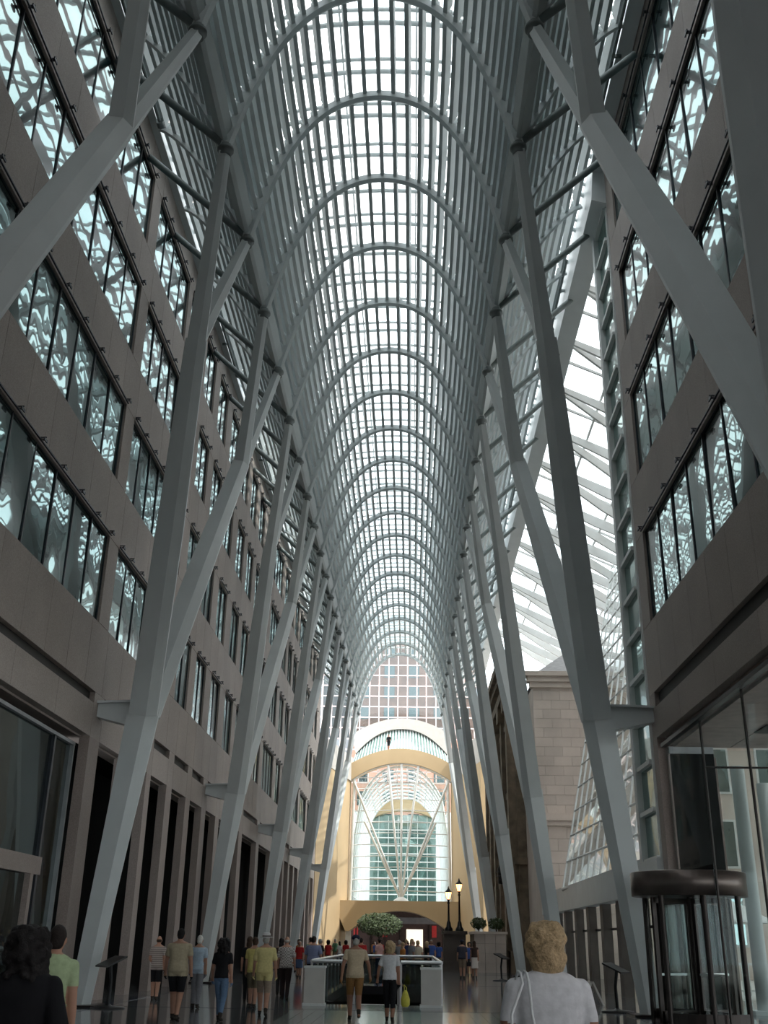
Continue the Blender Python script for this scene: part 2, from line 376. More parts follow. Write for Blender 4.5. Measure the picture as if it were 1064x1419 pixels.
# ================================================================== VAULTED ROOF
RK0, RK1 = -7, 21            # arch indices: y = 14.1 + 4 k
AX, AZ, AH = 4.05, 21.85, 27.72
def arch_z(x): return AH-0.1877*x*x-0.0103*x**4
def profile():
    """arc-length samples of half the section, from crown to eave"""
    pts = []
    N = 160
    for i in range(N+1):
        x = AX*math.sin(math.pi/2*i/N) if False else AX*i/N
        pts.append((x, arch_z(x)))
    for i in range(1, 81):
        x = AX+(7.35-AX)*i/80
        pts.append((x, AZ+4.55*(1-((7.35-x)/(7.35-AX))**1.5)))
    return pts
PR = profile(); NC = 161
def shell_z(x): return 29.25-0.036*x*x
ceiling = empty('ceiling', (0, 0, 0)); tag(ceiling, 'glazed vault of white steel arches and longitudinal fins', kind='structure')
# main arches
path = [(x, 0, z) for x, z in PR[:NC:8]]; full = [(-x, 0, z) for x, _, z in path[::-1]]+path[1:]
def arch_mesh(full, wy, hn, m):
    rings = []
    for i, p in enumerate(full):
        a = Vector(full[max(i-1, 0)]); b = Vector(full[min(i+1, len(full)-1)]); t = (b-a).normalized(); nrm = Vector((-t.z, 0, t.x))
        if nrm.z < 0 and abs(nrm.z) > .3: nrm = -nrm
        P = Vector(p)
        rings.append([P+Vector((0, -wy*.5, 0))-nrm*hn*.25, P-nrm*hn*.5, P+Vector((0, wy*.5, 0))-nrm*hn*.25, P+Vector((0, wy*.5, 0))+nrm*hn*.5, P+Vector((0, -wy*.5, 0))+nrm*hn*.5])
    return MB().loft(rings).mesh('arch_rib', m)
archm = arch_mesh(full, .24, .30, STEEL)
wingp = [(x, 0, z) for x, z in PR[NC-1::6]]
wingm = [arch_mesh(wingp, .14, .20, STEEL), arch_mesh([(-x, 0, z) for x, _, z in wingp], .14, .20, STEEL)]
pipem = [MB().tube([(s*4.05, 0, 21.95), (s*7.5, 0, 25.2)], .115, 10).mesh('strut_pipe', DPIPE) for s in (-1, 1)]
collm = MB().lathe([(.15, -.22), (.17, -.2), (.17, -.05), (.23, -.05), (.23, .03), (.17, .03), (.15, .16)], n=14).mesh('collar', COLLAR)
gus = [MB().prism([(s*3.95, 21.9), (s*4.15, 21.9), (s*4.62, 23.3), (s*4.05, 22.6), (s*3.78, 23.3)], 'y', -.06, .06).mesh('gusset', STEEL) for s in (-1, 1)]
# shell tubes
sh = [(x*.5, 0, shell_z(x*.5)) for x in range(-15, 16)]
tubem = MB().tube([(x, -.14, z) for x, _, z in sh], .07, 6).tube([(x, .16, z-.25) for x, _, z in sh], .085, 6)
for x, _, z in sh[::3]: tubem.box(x-.03, x+.03, -.14, .18, z-.27, z)
tubem = tubem.mesh('purlin', STEEL)
pan = MB()
for i in range(len(sh)-1):
    a, b = sh[i], sh[i+1]; pan.add([(a[0], .0, a[2]+.1), (b[0], .0, b[2]+.1), (b[0], 2.0, b[2]+.1), (a[0], 2.0, a[2]+.1)], [(0, 1, 2, 3)])
panm = pan.mesh('pane', ROOFGLASS)
# fins: positions by arc length
def along(s):
    acc = 0
    for (x0, z0), (x1, z1) in zip(PR[:-1], PR[1:]):
        d = math.hypot(x1-x0, z1-z0)
        if acc+d >= s:
            u = (s-acc)/d; t = Vector((x1-x0, 0, z1-z0)).normalized(); return x0+(x1-x0)*u, z0+(z1-z0)*u, t
        acc += d
    return PR[-1][0], PR[-1][1], t
LC = sum(math.hypot(PR[i+1][0]-PR[i][0], PR[i+1][1]-PR[i][1]) for i in range(NC-1))
LT = sum(math.hypot(PR[i+1][0]-PR[i][0], PR[i+1][1]-PR[i][1]) for i in range(len(PR)-1))
NFC = 16; st_ = LC/(NFC+.3)
FINS = [0]+[s*(i*st_) for i in range(1, NFC+1) for s in (-1, 1)]
nw = int((LT-LC)/st_)
FINW = [s*(LC+(i+.6)*st_) for i in range(nw) for s in (-1, 1)]
def fin_geo(s, y0, mb):
    sg = -1 if s < 0 else 1
    x, z, t = along(abs(s)); nrm = Vector((-t.z, 0, t.x))
    if nrm.z < 0: nrm = -nrm
    if abs(s) <= LC and nrm.x < 0: nrm = -nrm
    nrm = (nrm*.48+Vector((0, 0, 1))*.52).normalized(); t = Vector((nrm.z, 0, -nrm.x))
    P = Vector((x, 0, z)); th = .066; segs = 6; rings = []
    deep = .52 if abs(s) <= LC else .48
    for i in range(segs+1):
        u = i/segs; yy = .08+u*3.84; arc = math.sin(math.pi*u)
        lo = .05+.03*arc; hi = deep-.06+.10*arc
        c = [P-t*th+nrm*lo, P+t*th+nrm*lo, P+t*th+nrm*hi, P-t*th+nrm*hi]
        rings.append([(sg*q.x, y0+yy, q.z) for q in c])
    mb.loft(rings)
finm = {}
for s in FINS+FINW:
    mb = MB(); fin_geo(s, 0, mb); finm[s] = mb.mesh('fin', STEELF)
nf = 0; rest = MB()
order = sorted(range(RK0, RK1), key=lambda k: (k not in range(1, 9), k))
for k in order:
    for s in FINS+FINW:
        if nf < 300: inst('fin', finm[s], ceiling, (0, Yk(k), 0)); nf += 1
        else: fin_geo(s, Yk(k), rest)
tag(rest.build('fin', STEELF, ceiling), kind='stuff')
for k in range(RK0, RK1+1):
    y = Yk(k); inst('arch_rib', archm, ceiling, (0, y, 0))
    for j, s in enumerate((-1, 1)):
        inst('wing_rib', wingm[1-j], ceiling, (0, y, 0)); inst('strut_pipe', pipem[j], ceiling, (0, y, 0)); inst('gusset', gus[j], ceiling, (0, y, 0))
    for h in (0, 2):
        inst('purlin', tubem, ceiling, (0, y+h, 0)); inst('pane', panm, ceiling, (0, y+h, 0))
YA, YB = Yk(RK0), Yk(RK1)+2
for x in (-6.2, -3.7, -1.25, 1.25, 3.7, 6.2):
    bx('glazing_bar', WHITE, ceiling, x-.03, x+.03, YA, YB, shell_z(x), shell_z(x)+.1)
for s in (-1, 1):
    b = MB().prism([(s*7.25, 26.3), (s*7.7, 26.3), (s*7.7, 27.35), (s*7.45, 27.35)], 'y', YA, 28.2 if s > 0 else 96).build('eave_beam', STEEL, ceiling)
    if s > 0:
        MB().prism([(7.25, 25.1), (7.95, 24.9), (7.95, 27.35), (7.45, 27.35)], 'y', 28.2, YB).build('eave_beam', STEEL, ceiling)
    else: MB().prism([(-7.25, 26.3), (-7.7, 26.3), (-7.7, 27.35), (-7.45, 27.35)], 'y', 96, YB).build('eave_beam', STEEL, ceiling)
    for q in range(-1, 6):
        y0 = 12.1+16*q+5.0
        r = MB().tube([(s*7.15, y0, 26.25), (s*7.15, y0+8.6, 26.25)], .055, 6); r.tube([(s*7.15, y0+8.5, 26.25), (s*7.15, y0+8.75, 26.25)], .13, 8)
        r.box(s*7.1, s*7.4, y0+2, y0+2.06, 26.2, 26.3); r.box(s*7.1, s*7.4, y0+6, y0+6.06, 26.2, 26.3)
        r.build('eave_rod', DPIPE, ceiling)

# ================================================================== TREE COLUMNS
def beam_ring(P, d, w, h, side):
    """six-sided section with a ridge towards the arcade"""
    d = d.normalized(); u = Vector((0, 1, 0)); u = (u-d*u.dot(d)).normalized(); v = d.cross(u)
    if v.x*side > 0: v = -v          # v points to the arcade's middle
    return [P+u*w*.5-v*h*.5, P+u*w*.5+v*h*.18, P+u*w*.06+v*h*.5, P-u*w*.06+v*h*.5, P-u*w*.5+v*h*.18, P-u*w*.5-v*h*.5]
def member(pts, ws, hs, side):
    pts = [Vector(p) for p in pts]; rings = []
    for i, p in enumerate(pts):
        d = pts[min(i+1, len(pts)-1)]-pts[max(0, i-1)]
        rings.append(beam_ring(p, d, ws[i], hs[i], side))
    return MB().loft(rings)
TM = {}
for s in (-1, 1):
    J0 = (s*6.2, 0, 7.4)
    TM[s] = dict(
        trunk=member([(s*7.08, 0, 0.03), (s*6.65, 0, 3.7), (s*6.2, 0, 7.5)], [.42, .62, .86], [.50, .62, .78], s).mesh('trunk', STEEL),
        near=member([(s*6.2, -.15, 7.3), (s*5.5, -2, 12.1), (s*4.8, -4, 16.9)], [.62, .66, .58], [.72, .68, .52], s).mesh('branch', STEEL),
        far=member([(s*6.2, .15, 7.3), (s*5.5, 2, 12.1), (s*4.8, 4, 16.9)], [.62, .66, .58], [.72, .68, .52], s).mesh('branch', STEEL),
        nn=member([(s*4.8, -4, 16.8), (s*4.05, -6, 21.72)], [.50, .30], [.46, .30], s).mesh('strut', STEEL),
        nf=member([(s*4.8, -4, 16.8), (s*4.05, -2, 21.72)], [.46, .28], [.42, .28], s).mesh('strut', STEEL),
        fn=member([(s*4.8, 4, 16.8), (s*4.05, 2, 21.72)], [.50, .30], [.46, .30], s).mesh('strut', STEEL),
        ff=member([(s*4.8, 4, 16.8), (s*4.05, 6, 21.72)], [.46, .28], [.42, .28], s).mesh('strut', STEEL),
        brk=MB().prism([(s*6.2, 7.15), (s*6.35, 7.62), (s*7.5 if s < 0 else s*7.75, 7.56), (s*7.5 if s < 0 else s*7.75, 7.2), (s*6.5, 6.95)], 'y', -.22, .22).prism([(s*6.2, 7.6), (s*6.2, 7.66), (s*7.5 if s < 0 else s*7.75, 7.62), (s*7.5 if s < 0 else s*7.75, 7.56)], 'y', -.34, .34).mesh('bracket', STEEL),
        base=MB().box(s*7.08-.48, s*7.08+.48, -.5, .5, 0, .05).mesh('base_plate', BRONZE))
CLAB = {(-1, 0): 'white steel tree column against the dark glazed storefront', (-1, 1): 'white steel tree column at the end of the dark storefront, sign lectern beside its foot',
        (-1, 2): 'white steel tree column among the black openings, second past the storefront end', (-1, 3): 'white steel tree column among the pillars, third past the storefront end',
        (-1, 4): 'white steel tree column by the last pillars before the beige wall', (-1, 5): 'white steel tree column standing in front of the left beige wall',
        (1, 0): 'white steel tree column in front of the right granite facade', (1, 1): 'white steel tree column rising beside the revolving door',
        (1, 2): 'white steel tree column before the leaning lattice glass wall', (1, 3): 'white steel tree column at the corner of the stone bank',
        (1, 4): 'white steel tree column at the far end of the ornate bank front', (1, 5): 'white steel tree column standing in front of the right beige wall'}
for s in (-1, 1):
    for q in range(6):
        y = 12.1+16*q
        e = empty('tree_column', (0, y, 0)); tag(e, CLAB[(s, q)], 'column', 'branching steel columns along the arcade')
        e.location = (s*7.08, y, 0)
        for nm, kk in (('trunk', 'trunk'), ('branch', 'near'), ('branch', 'far'), ('strut', 'nn'), ('strut', 'nf'), ('strut', 'fn'), ('strut', 'ff'), ('bracket', 'brk'), ('base_plate', 'base')):
            if s > 0 and nm == 'bracket' and q >= 2: continue
            inst(nm, TM[s][kk], e, (-s*7.08, 0, 0))
        for dy in (-6, -2, 2, 6): inst('collar', collm, e, (s*4.05-s*7.08, dy, 21.82))

# ================================================================== RIGHT SIDE COURT
# glazed return strip at the far corner of the right building
gs = empty('wall_right_strip', (RX, 28.4, 0)); tag(gs, 'narrow glazed strip framed in white steel at the right building corner', kind='structure')
bx('post', WHITE, gs, -.14, .14, 1.75, 2.05, 3.6, 26.2); bx('post', STEEL, gs, -.02, .14, 0.0, .10, 3.6, 26.2)
bx('base_beam', STEEL, gs, -.14, .14, 0, 2.05, 2.9, 3.75)
for i in range(18):
    z = 3.75+i*1.247
    bx('rung', WHITE, gs, -.10, .12, .1, 1.75, z-.06, z+.06); bx('pane', LOUVG, gs, .03, .05, .1, 1.75, z+.06, z+1.187)
# lean-to glass roof with pairs of beams
def roof_z(x): return 26.0-.47*(x-7.7)
cr = empty('ceiling_right', (7.7, 28.4, 26.0)); tag(cr, 'sloping glass roof on paired white beams beside the vault', kind='structure')
def wedge(p, q, d0, d1, w):
    """tapering roof beam, deep in its middle"""
    p, q = Vector(p), Vector(q); d = (q-p).normalized(); sd = d.cross(Vector((0, 0, 1))).normalized()*w*.5; up = Vector((0, 0, 1)); rings = []
    for u, h in ((0, d0), (.3, d1), (.7, d1*.9), (1, d0*.8)):
        c = p.lerp(q, u); rings.append([c-sd, c+sd, c+sd-up*h, c-sd-up*h])
    return MB().loft(rings)
XO = 12.5
wa = wedge((0, 0, -.1), (XO, 0, -.47*XO-.1), .22, .62, .14).mesh('beam', WHITE); wb = wedge((0, 0, -.1), (XO, 5.4, -.47*XO-.1), .22, .62, .12).mesh('beam', WHITE)
pr = MB().add([(0, 0, 0), (XO, 0, -.47*XO), (XO, 2.0, -.47*XO), (0, 2.0, 0)], [(0, 1, 2, 3)]).mesh('pane', ROOFGLASS)
for i in range(14):
    y = 2.2+i*4.0-.6
    inst('beam', wa, cr, (0, y, 0)); inst('beam', wb, cr, (0, y+.05, 0))
    for h in (0, 2): inst('pane', pr, cr, (0, y+h, .12))
    gb = MB().prism([(0, -.02), (XO, -.47*XO-.02), (XO, -.47*XO+.1), (0, .1)], 'y', -.05, .05); gb.build('glazing_bar', WHITE, cr, (0, y+2.0, 0))
for x in (2.2, 4.4, 6.6, 8.8, 11.0):
    bx('purlin', WHITE, cr, x-.05, x+.05, 0, 57, -.47*x-.02, -.47*x+.08)
# leaning lattice glass wall
la = empty('wall_lattice', (8.0, 49.2, 3.9)); tag(la, 'leaning lattice wall of square glass panes in white bars', kind='structure')
D = Vector((5.7, 11.8, 19.6)); E1 = Vector((.045, -1.0, 0)); NU, NV = 30, 16
cu = 1.28
O = Vector((8.0, 49.2, 3.9)); pn = E1.cross(D).normalized()
pane = MB().add([E1*.04+D*(.04/NV), E1*(cu-.04)+D*(.04/NV), E1*(cu-.04)+D*(.96/NV), E1*.04+D*(.96/NV)], [(0, 1, 2, 3)]).mesh('pane', PANEGLASS)
for i in range(NU):
    v0 = None
    for j in range(NV):
        P = E1*(i*cu)+D*(j/NV)
        if (O+P+E1*cu).y < 30.2: continue
        if v0 is None: v0 = j
        inst('pane', pane, la, P)
    if v0 is not None:
        a = E1*(i*cu)+D*(v0/NV); b = E1*(i*cu)+D
        MB().tube([a, b], .045, 6).build('mullion', WHITE, la)
for j in range(NV+1):
    ymax = 49.2+D.y*j/NV; n = min(NU, int((ymax-30.2)/cu))
    a = D*(j/NV); MB().tube([a, a+E1*(n*cu)], .05 if j else .09, 6).build('transom', WHITE, la)
# deep beam and dark piers below the lattice
lb = empty('wall_entrance', (8.2, 30.4, 0)); tag(lb, 'white beam on dark stone piers with glass doors below the lattice', kind='structure')
MB().prism([(-.2, 3.0), (.35, 3.0), (.35, 3.98), (-.2, 3.98)], 'y', 0, 27.0).build('beam', STEEL, lb)
for i in range(8):
    y = .3+i*3.25
    bx('pier', mat('brown_pier', (0.10, 0.085, 0.075), .5), lb, 0, .32, y, y+.6, 0, 3.0)
    bx('pane', ENTGLASS, lb, .3, .32, y+.6, y+3.25, 0, 2.95); bx('mullion', BRONZE, lb, .26, .36, y+2.0, y+2.08, 0, 2.95)
    bx('door_rail', BRONZE, lb, .26, .36, y+.6, y+3.25, 2.1, 2.18)

# ================================================================== STONE BANK
bk = empty('bank_building', (8.0, 57.4, 0)); tag(bk, 'old pale limestone bank building with ornate weathered front under the glass roof', 'building')
bx('core', STONE, bk, .3, 7, .3, 28, 0, 15.7)
z = 0; row = 0
while z < 15.0:
    h = .62 if z < 7.6 else .52
    off = 0 if row % 2 == 0 else .5
    x = 0.0
    while x < 6.9:
        w = 1.0 if x > 0 or not off else .5
        rec = .0 if (z < 7.6 or row % 3) else .01
        bx('stone_block', STONE, bk, x+.005, x+w-.005, -rec, .3, z+.006, z+h-.006); x += w
    z += h; row += 1
for z0, z1, p in ((7.5, 7.75, .22), (7.75, 8.0, .36), (8.0, 8.12, .2), (15.0, 15.3, .18), (15.3, 15.6, .32), (15.6, 15.85, .5)):
    bx('cornice', STONE, bk, -p, 7.2, -p, .3, z0, z1)
hr = MB(); hr.add([(.2, -.1, 15.85), (7, -.1, 15.85), (7, 20, 15.85), (.2, 20, 15.85), (3.0, 4.0, 18.4), (5, 4.0, 18.4), (5, 16, 18.4), (3.0, 16, 18.4)], [(0, 1, 5, 4), (0, 4, 7, 3), (3, 7, 6, 2), (1, 2, 6, 5), (4, 5, 6, 7)])
hr.build('hip_roof', ROOFT, bk)
# ornate weathered front towards the arcade
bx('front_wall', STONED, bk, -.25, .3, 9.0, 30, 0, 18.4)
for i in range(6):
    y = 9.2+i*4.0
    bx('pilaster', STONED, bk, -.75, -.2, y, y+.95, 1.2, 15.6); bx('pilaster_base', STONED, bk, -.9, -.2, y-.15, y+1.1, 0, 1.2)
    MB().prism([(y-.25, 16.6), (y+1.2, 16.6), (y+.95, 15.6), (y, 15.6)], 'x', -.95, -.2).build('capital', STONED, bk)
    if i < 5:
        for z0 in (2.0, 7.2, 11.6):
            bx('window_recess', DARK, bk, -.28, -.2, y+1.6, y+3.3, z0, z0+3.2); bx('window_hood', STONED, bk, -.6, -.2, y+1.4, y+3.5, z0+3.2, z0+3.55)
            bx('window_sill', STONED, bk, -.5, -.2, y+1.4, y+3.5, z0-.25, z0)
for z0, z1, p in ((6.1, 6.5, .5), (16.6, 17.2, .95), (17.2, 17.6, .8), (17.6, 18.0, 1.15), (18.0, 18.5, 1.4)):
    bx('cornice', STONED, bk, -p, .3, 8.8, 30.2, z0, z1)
wl2 = MB().tube([(-1.2, 10.5, 6.0), (-.3, 10.5, 6.2)], .04, 6).lathe([(.05, 5.0), (.24, 5.05), (.26, 5.9), (.1, 6.2), (.03, 6.4)], -1.2, 10.5, 8)
for zz_ in (5.2, 5.45, 5.7): wl2.lathe([(.28, zz_), (.33, zz_+.03), (.28, zz_+.06)], -1.2, 10.5, 8)
wl2.build('wall_lantern', IRON, bk)
# stone planter and shrubs in front of the bank
pl = empty('stone_planter', (4.95, 66.5, 0)); tag(pl, 'low stone planter wall at the foot of the bank front', 'planter')
for r in range(4):
    for c in range(3): bx('stone_block', STONE, pl, c*.63+.01, c*.63+.62, 0, .4, r*.53, r*.53+.52)
bx('coping', STONE, pl, -.08, 2.0, -.08, 5.5, 2.12, 2.26); bx('fill', STONED, pl, .02, 1.9, .3, 5.4, 0, 2.12)
def leaves(n, cx, cy, cz, rx, ry, rz, sz, rnd):
    mb = MB()
    for _ in range(n):
        while True:
            a = [rnd.uniform(-1, 1) for _ in range(3)]
            if sum(q*q for q in a) < 1: break
        P = Vector((cx+a[0]*rx, cy+a[1]*ry, cz+a[2]*rz)); u = Vector([rnd.gauss(0, 1) for _ in range(3)]).normalized(); v = u.orthogonal().normalized()
        s = sz*rnd.uniform(.6, 1.3)
        mb.add([P-u*s, P+v*s*.45, P+u*s, P-v*s*.45], [(0, 1, 2, 3)])
    return mb
rr = random.Random(3)
for i, (x, y) in enumerate(((5.35, 68.5), (6.42, 68.3))):
    e = empty('shrub', (x, y, 2.26)); tag(e, ['dark green shrub at the outer corner of the stone planter', 'dark green shrub in the planter against the bank column'][i], 'shrub', 'shrubs in the stone planter')
    MB().tube([(0, 0, 0), (0, 0, .4)], .04, 6).build('stem', BARK, e)
    tag(leaves(500, 0, 0, .47, .5, .5, .36, .09, rr).build('foliage', LEAF, e), kind='stuff')
# lamp posts on a plinth
pd = MB().box(3.0, 4.75, 69.6, 71.4, 0, .5).box(3.2, 4.6, 69.8, 71.2, .5, 2.1).box(3.1, 4.7, 69.7, 71.3, 2.1, 2.3).build('lamp_plinth', mat('dark_plinth', (0.10, 0.08, 0.07), 0.7)); tag(pd, 'dark stone plinth carrying the two street lamps', 'plinth')
def lamp(x, y, z, h, lab):
    e = empty('street_lamp', (x, y, z)); tag(e, lab, 'lamp', 'lit street lamps')
    MB().lathe([(.26, 0), (.26, .12), (.16, .25), (.12, .5), (.07, .6), (.055, h-.9), (.1, h-.85), (.05, h-.75), (.09, h-.62)], n=10).build('post', IRON, e)
    MB().lathe([(.10, h-.6), (.20, h-.2), (.05, h-.18)], n=6, sm=False).build('lantern_glass', LAMPG, e)
    MB().lathe([(.24, h-.2), (.2, h-.14), (.06, h+.02), (.02, h+.18)], n=6, sm=False).build('lantern_cap', IRON, e)
    for a in range(6):
        c, s_ = math.cos(a*math.pi/3), math.sin(a*math.pi/3)
        MB().tube([(.105*c, .105*s_, h-.6), (.205*c, .205*s_, h-.2)], .014, 4).build('lantern_bar', IRON, e)
    pl_ = bpy.data.lights.new('lamp_light', 'POINT'); pl_.energy = 12; pl_.color = (1, .6, .3); lo = bpy.data.objects.new('lamp_light', pl_); link(lo, e); lo.location = (0, 0, h-.38)
lamp(3.55, 70.4, 2.3, 2.5, 'shorter black street lamp with lit lantern on the dark plinth')
lamp(4.25, 70.6, 2.3, 3.0, 'taller black street lamp with lit lantern on the dark plinth')

# ================================================================== FAR END
def arcp(w, z0, zc, n=24, p=2.0):
    """arch outline from (-w,z0) over (0,zc) to (w,z0)"""
    return [(-w+2*w*i/n, z0+(zc-z0)*(1-abs(-1+2*i/n)**p)) for i in range(n+1)]
fe = empty('wall_far', (0, 110, 0)); tag(fe, 'beige far end wall with a tall arched glass opening', kind='structure')
inn = arcp(5.25, 17.2, 19.0); out = arcp(5.45, 18.8, 20.5)
band = MB()
for i in range(24):
    a, b, c, d = inn[i], inn[i+1], out[i+1], out[i]
    band.prism([a, b, c, d], 'y', -.6, 1.2)
band.build('arch_band', BEIGE, fe)
for s in (-1, 1):
    MB().prism([(s*5.25, 0), (s*8.5, 0), (s*8.5, 18.8), (s*5.25, 18.8)], 'y', 0, 1.2).build('side_wall', BEIGE, fe)
    w = MB().prism([(s*7.45, -14.0), (s*5.3, -.05), (s*5.9, -.05), (s*7.9, -14.0)], 'z', 0, 17.1); w.build('splayed_wall', BEIGE, fe)
    MB().prism([(s*7.45, -14.0), (s*5.1, .2), (s*6.2, .2), (s*8.2, -14.0)], 'z', 17.1, 19.6).build('white_fascia', CONC, fe)
    MB().tube([(s*5.05, -.3, 5.4), (s*4.9, -.3, 17.3)], .16, 8).build('white_post', WHITE, fe)
# fan window in the arch
MB().tube([(-5.2, -.3, 17.2)]+[(x, -.3, z) for x, z in inn[1:-1]]+[(5.2, -.3, 17.2)], .12, 6).build('arch_frame', WHITE, fe)
for tx, tz in ((-1.35, 18.8), (0.05, 18.9), (1.85, 18.7), (-3.7, 13.0), (3.6, 13.0), (-4.9, 17.0), (4.9, 17.0)):
    MB().tube([(.1, -.4, 5.5), (tx, -.4, tz)], [.10, .13], 6).build('fan_strut', WHITE, fe)
MB().lathe([(.9, 5.3), (.7, 5.5), (.3, 5.75), (.05, 5.8)], .1, -.4, 12).build('fan_hub', WHITE, fe)
for i in range(11):
    z = 6.4+i*1.12; MB().tube([(-5.0, -.2, z-.15), (0, -.2, z), (5.0, -.2, z-.15)], .05, 5).build('transom', WHITE, fe)
for i in range(6):
    for x0, x1 in ((-5.0, 0), (0, 5.0)): bx('pane', PANEGLASS, fe, x0+.03, x1-.03, -.12, -.10, 5.4+i*1.95, 5.4+(i+1)*1.95)
# ribbed glass lunette above the beige arch, with a white arch over it
for i in range(33):
    u = -1+2*i/32; x0 = 5.3*u; z0 = 18.9+1.6*(1-u*u); x1 = 5.0*u; z1 = 20.6+2.75*(1-abs(u)**2.2)
    MB().tube([(x0, .9, z0), (x1, 4.0, z1)], .09, 4).build('lunette_rib', STEEL, fe)
lun = MB()
for i in range(24):
    vs = []
    for u in (-1+2*i/24, -1+2*(i+1)/24):
        vs += [(5.3*u, 1.0, 18.9+1.6*(1-u*u)+.1), (5.0*u, 4.1, 20.6+2.75*(1-abs(u)**2.2)+.1)]
    lun.add([vs[0], vs[2], vs[3], vs[1]], [(0, 1, 2, 3)])
lun.build('lunette_pane', LOUVG, fe)
wa_i = arcp(5.0, 20.6, 23.35, 24, 2.2); wa_o = arcp(5.6, 22.6, 24.5, 24)
wb_ = MB()
for i in range(24): wb_.prism([wa_i[i], wa_i[i+1], wa_o[i+1], wa_o[i]], 'y', 3.4, 5.2)
wb_.build('white_arch', CONC, fe)
# gridded window wall high at the end
gw = empty('wall_far_grid', (0, 117, 0)); tag(gw, 'high window wall of small square panes in pinkish white bars', kind='structure')
for i in range(22): bx('mullion', PINKW, gw, -11.4+i*1.09-.06, -11.4+i*1.09+.06, -.1, .1, 18, 38)
for j in range(17): bx('transom', PINKW, gw, -11.5, 11.6, -.1, .1, 18+j*1.22-.06, 18+j*1.22+.06)
for i in range(21):
    for j in range(12): bx('pane', GRIDGLASS, gw, -11.4+i*1.09+.06, -11.4+i*1.09+1.03, -.01, .01, 22.88+j*1.22+.06, 22.88+j*1.22+1.16) if abs(i-10) < 9 else None
bt = empty('brick_building', (0, 156, 0)); tag(bt, 'reddish brick office block seen through the far gridded window wall', 'building')
bx('wall', BRICK, bt, -8, 11, 0, 12, 0, 45); bx('wall', mat('grey_cladding', (0.30, 0.33, 0.35), 0.6), bt, -30, -8, 2, 14, 0, 45)
for i in range(5):
    for j in range(9): bx('window', TEAL2, bt, -7+i*3.8, -5.4+i*3.8, -.05, .1, 17+j*3.2, 19+j*3.2)
# second glazed hall behind the arch
hall = empty('ceiling_far_hall', (0, 112, 0)); tag(hall, 'white ribbed glass vault of the hall behind the far arch', kind='structure')
for k in range(9):
    y = 1.5+k*3.2
    MB().tube([(-5.1, y, 4), (-4.95, y, 12)]+[(x, y, z) for x, z in arcp(4.95, 14.5, 19.2, 16, 2.6)[1:-1]]+[(4.95, y, 12), (5.1, y, 4)], .13, 6).build('rib', WHITE, hall)
for i in range(15):
    x, z = arcp(4.95, 14.5, 19.2, 14, 2.6)[i]; bx('purlin', WHITE, hall, x-.05, x+.05, 1, 28, z-.05, z+.08)
for s in (-1, 1):
    for z in (6, 8, 10, 12): bx('purlin', WHITE, hall, s*5.05-.05, s*5.05+.05, 1, 28, z-.05, z+.05)
ih = empty('wall_far_hall', (0, 140, 0)); tag(ih, 'inner beige arch with a louvred green glass window at the end of the far hall', kind='structure')
i2 = arcp(4.3, 16.6, 17.6); o2 = arcp(5.2, 17.6, 19.0); ib = MB()
for i in range(24): ib.prism([i2[i], i2[i+1], o2[i+1], o2[i]], 'y', -.5, .8)
ib.build('arch_band', BEIGED, ih)
for s in (-1, 1): MB().prism([(s*4.3, 0), (s*6.5, 0), (s*6.5, 17.6), (s*4.3, 16.6)], 'y', 0, .8).build('side_wall', WHITE, ih)
for j in range(11):
    bx('louver', WHITE, ih, -4.6, 4.6, .6, .75, 6.2+j*1.0, 6.32+j*1.0); bx('pane', LOUVG, ih, -4.6, 4.6, 1.0, 1.05, 6.3+j, 7.2+j)
for i in range(8): bx('mullion', WHITE, ih, -4.5+i*1.28-.04, -4.5+i*1.28+.04, .7, .85, 6, 17)
# balcony with shallow arch
bc = MB(); low = arcp(4.9, 2.5, 4.4, 20)
for i in range(20): bc.prism([low[i], low[i+1], (low[i+1][0], 5.3), (low[i][0], 5.3)], 'y', 106.5, 109.8)
for s in (-1, 1): bc.prism([(s*4.9, 2.5), (s*5.25, 2.5), (s*6.6, 5.3), (s*4.9, 5.3)], 'y', 106.5, 109.8)
bc.build('wall_balcony', BEIGE, label='beige balcony front with a shallow arched underside', kind='structure')
for s in (-1, 1):
    q = MB().box(s*5.0-.25, s*5.0+.25, 107.2, 107.7, 0, 3.0); q.build('wall_balcony_pier', WHITE, label='white pier under the beige balcony', kind='structure', group='white piers under the balcony')
# dark shops under the balcony
sw = empty('wall_shop', (0, 121, 0)); tag(sw, 'dark shop fronts with small lit signs under the balcony', kind='structure')
bx('wall', SHOPD, sw, -8, 8, 0, .3, 0, 5.2); bx('ceiling_panel', SHOPD, sw, -8, 8, -11, .3, 5.0, 5.25)
bx('lit_panel', mat('lit_panel', (0.9, 0.8, 0.65), .5, emit=(1, .85, .65), estr=0.9), sw, .6, 2.4, -.06, 0, .6, 2.9)
REDS = mat('red_sign', (0.5, 0.03, 0.03), .5)
for x in (-5.2, -2.0, 3.4, 5.3): bx('red_sign', REDS, sw, x, x+.5, -.06, 0, 2.1, 3.3)
for x in (-5, -3.4, -1.8, -.2, 3.0, 4.6): bx('mullion', BRONZE, sw, x, x+.12, -.1, 0, 0, 3.4)
bx('fascia', mat('fascia_grey', (0.16, 0.15, 0.15), .6), sw, -5.5, 5.5, -.12, 0, 3.45, 4.1)

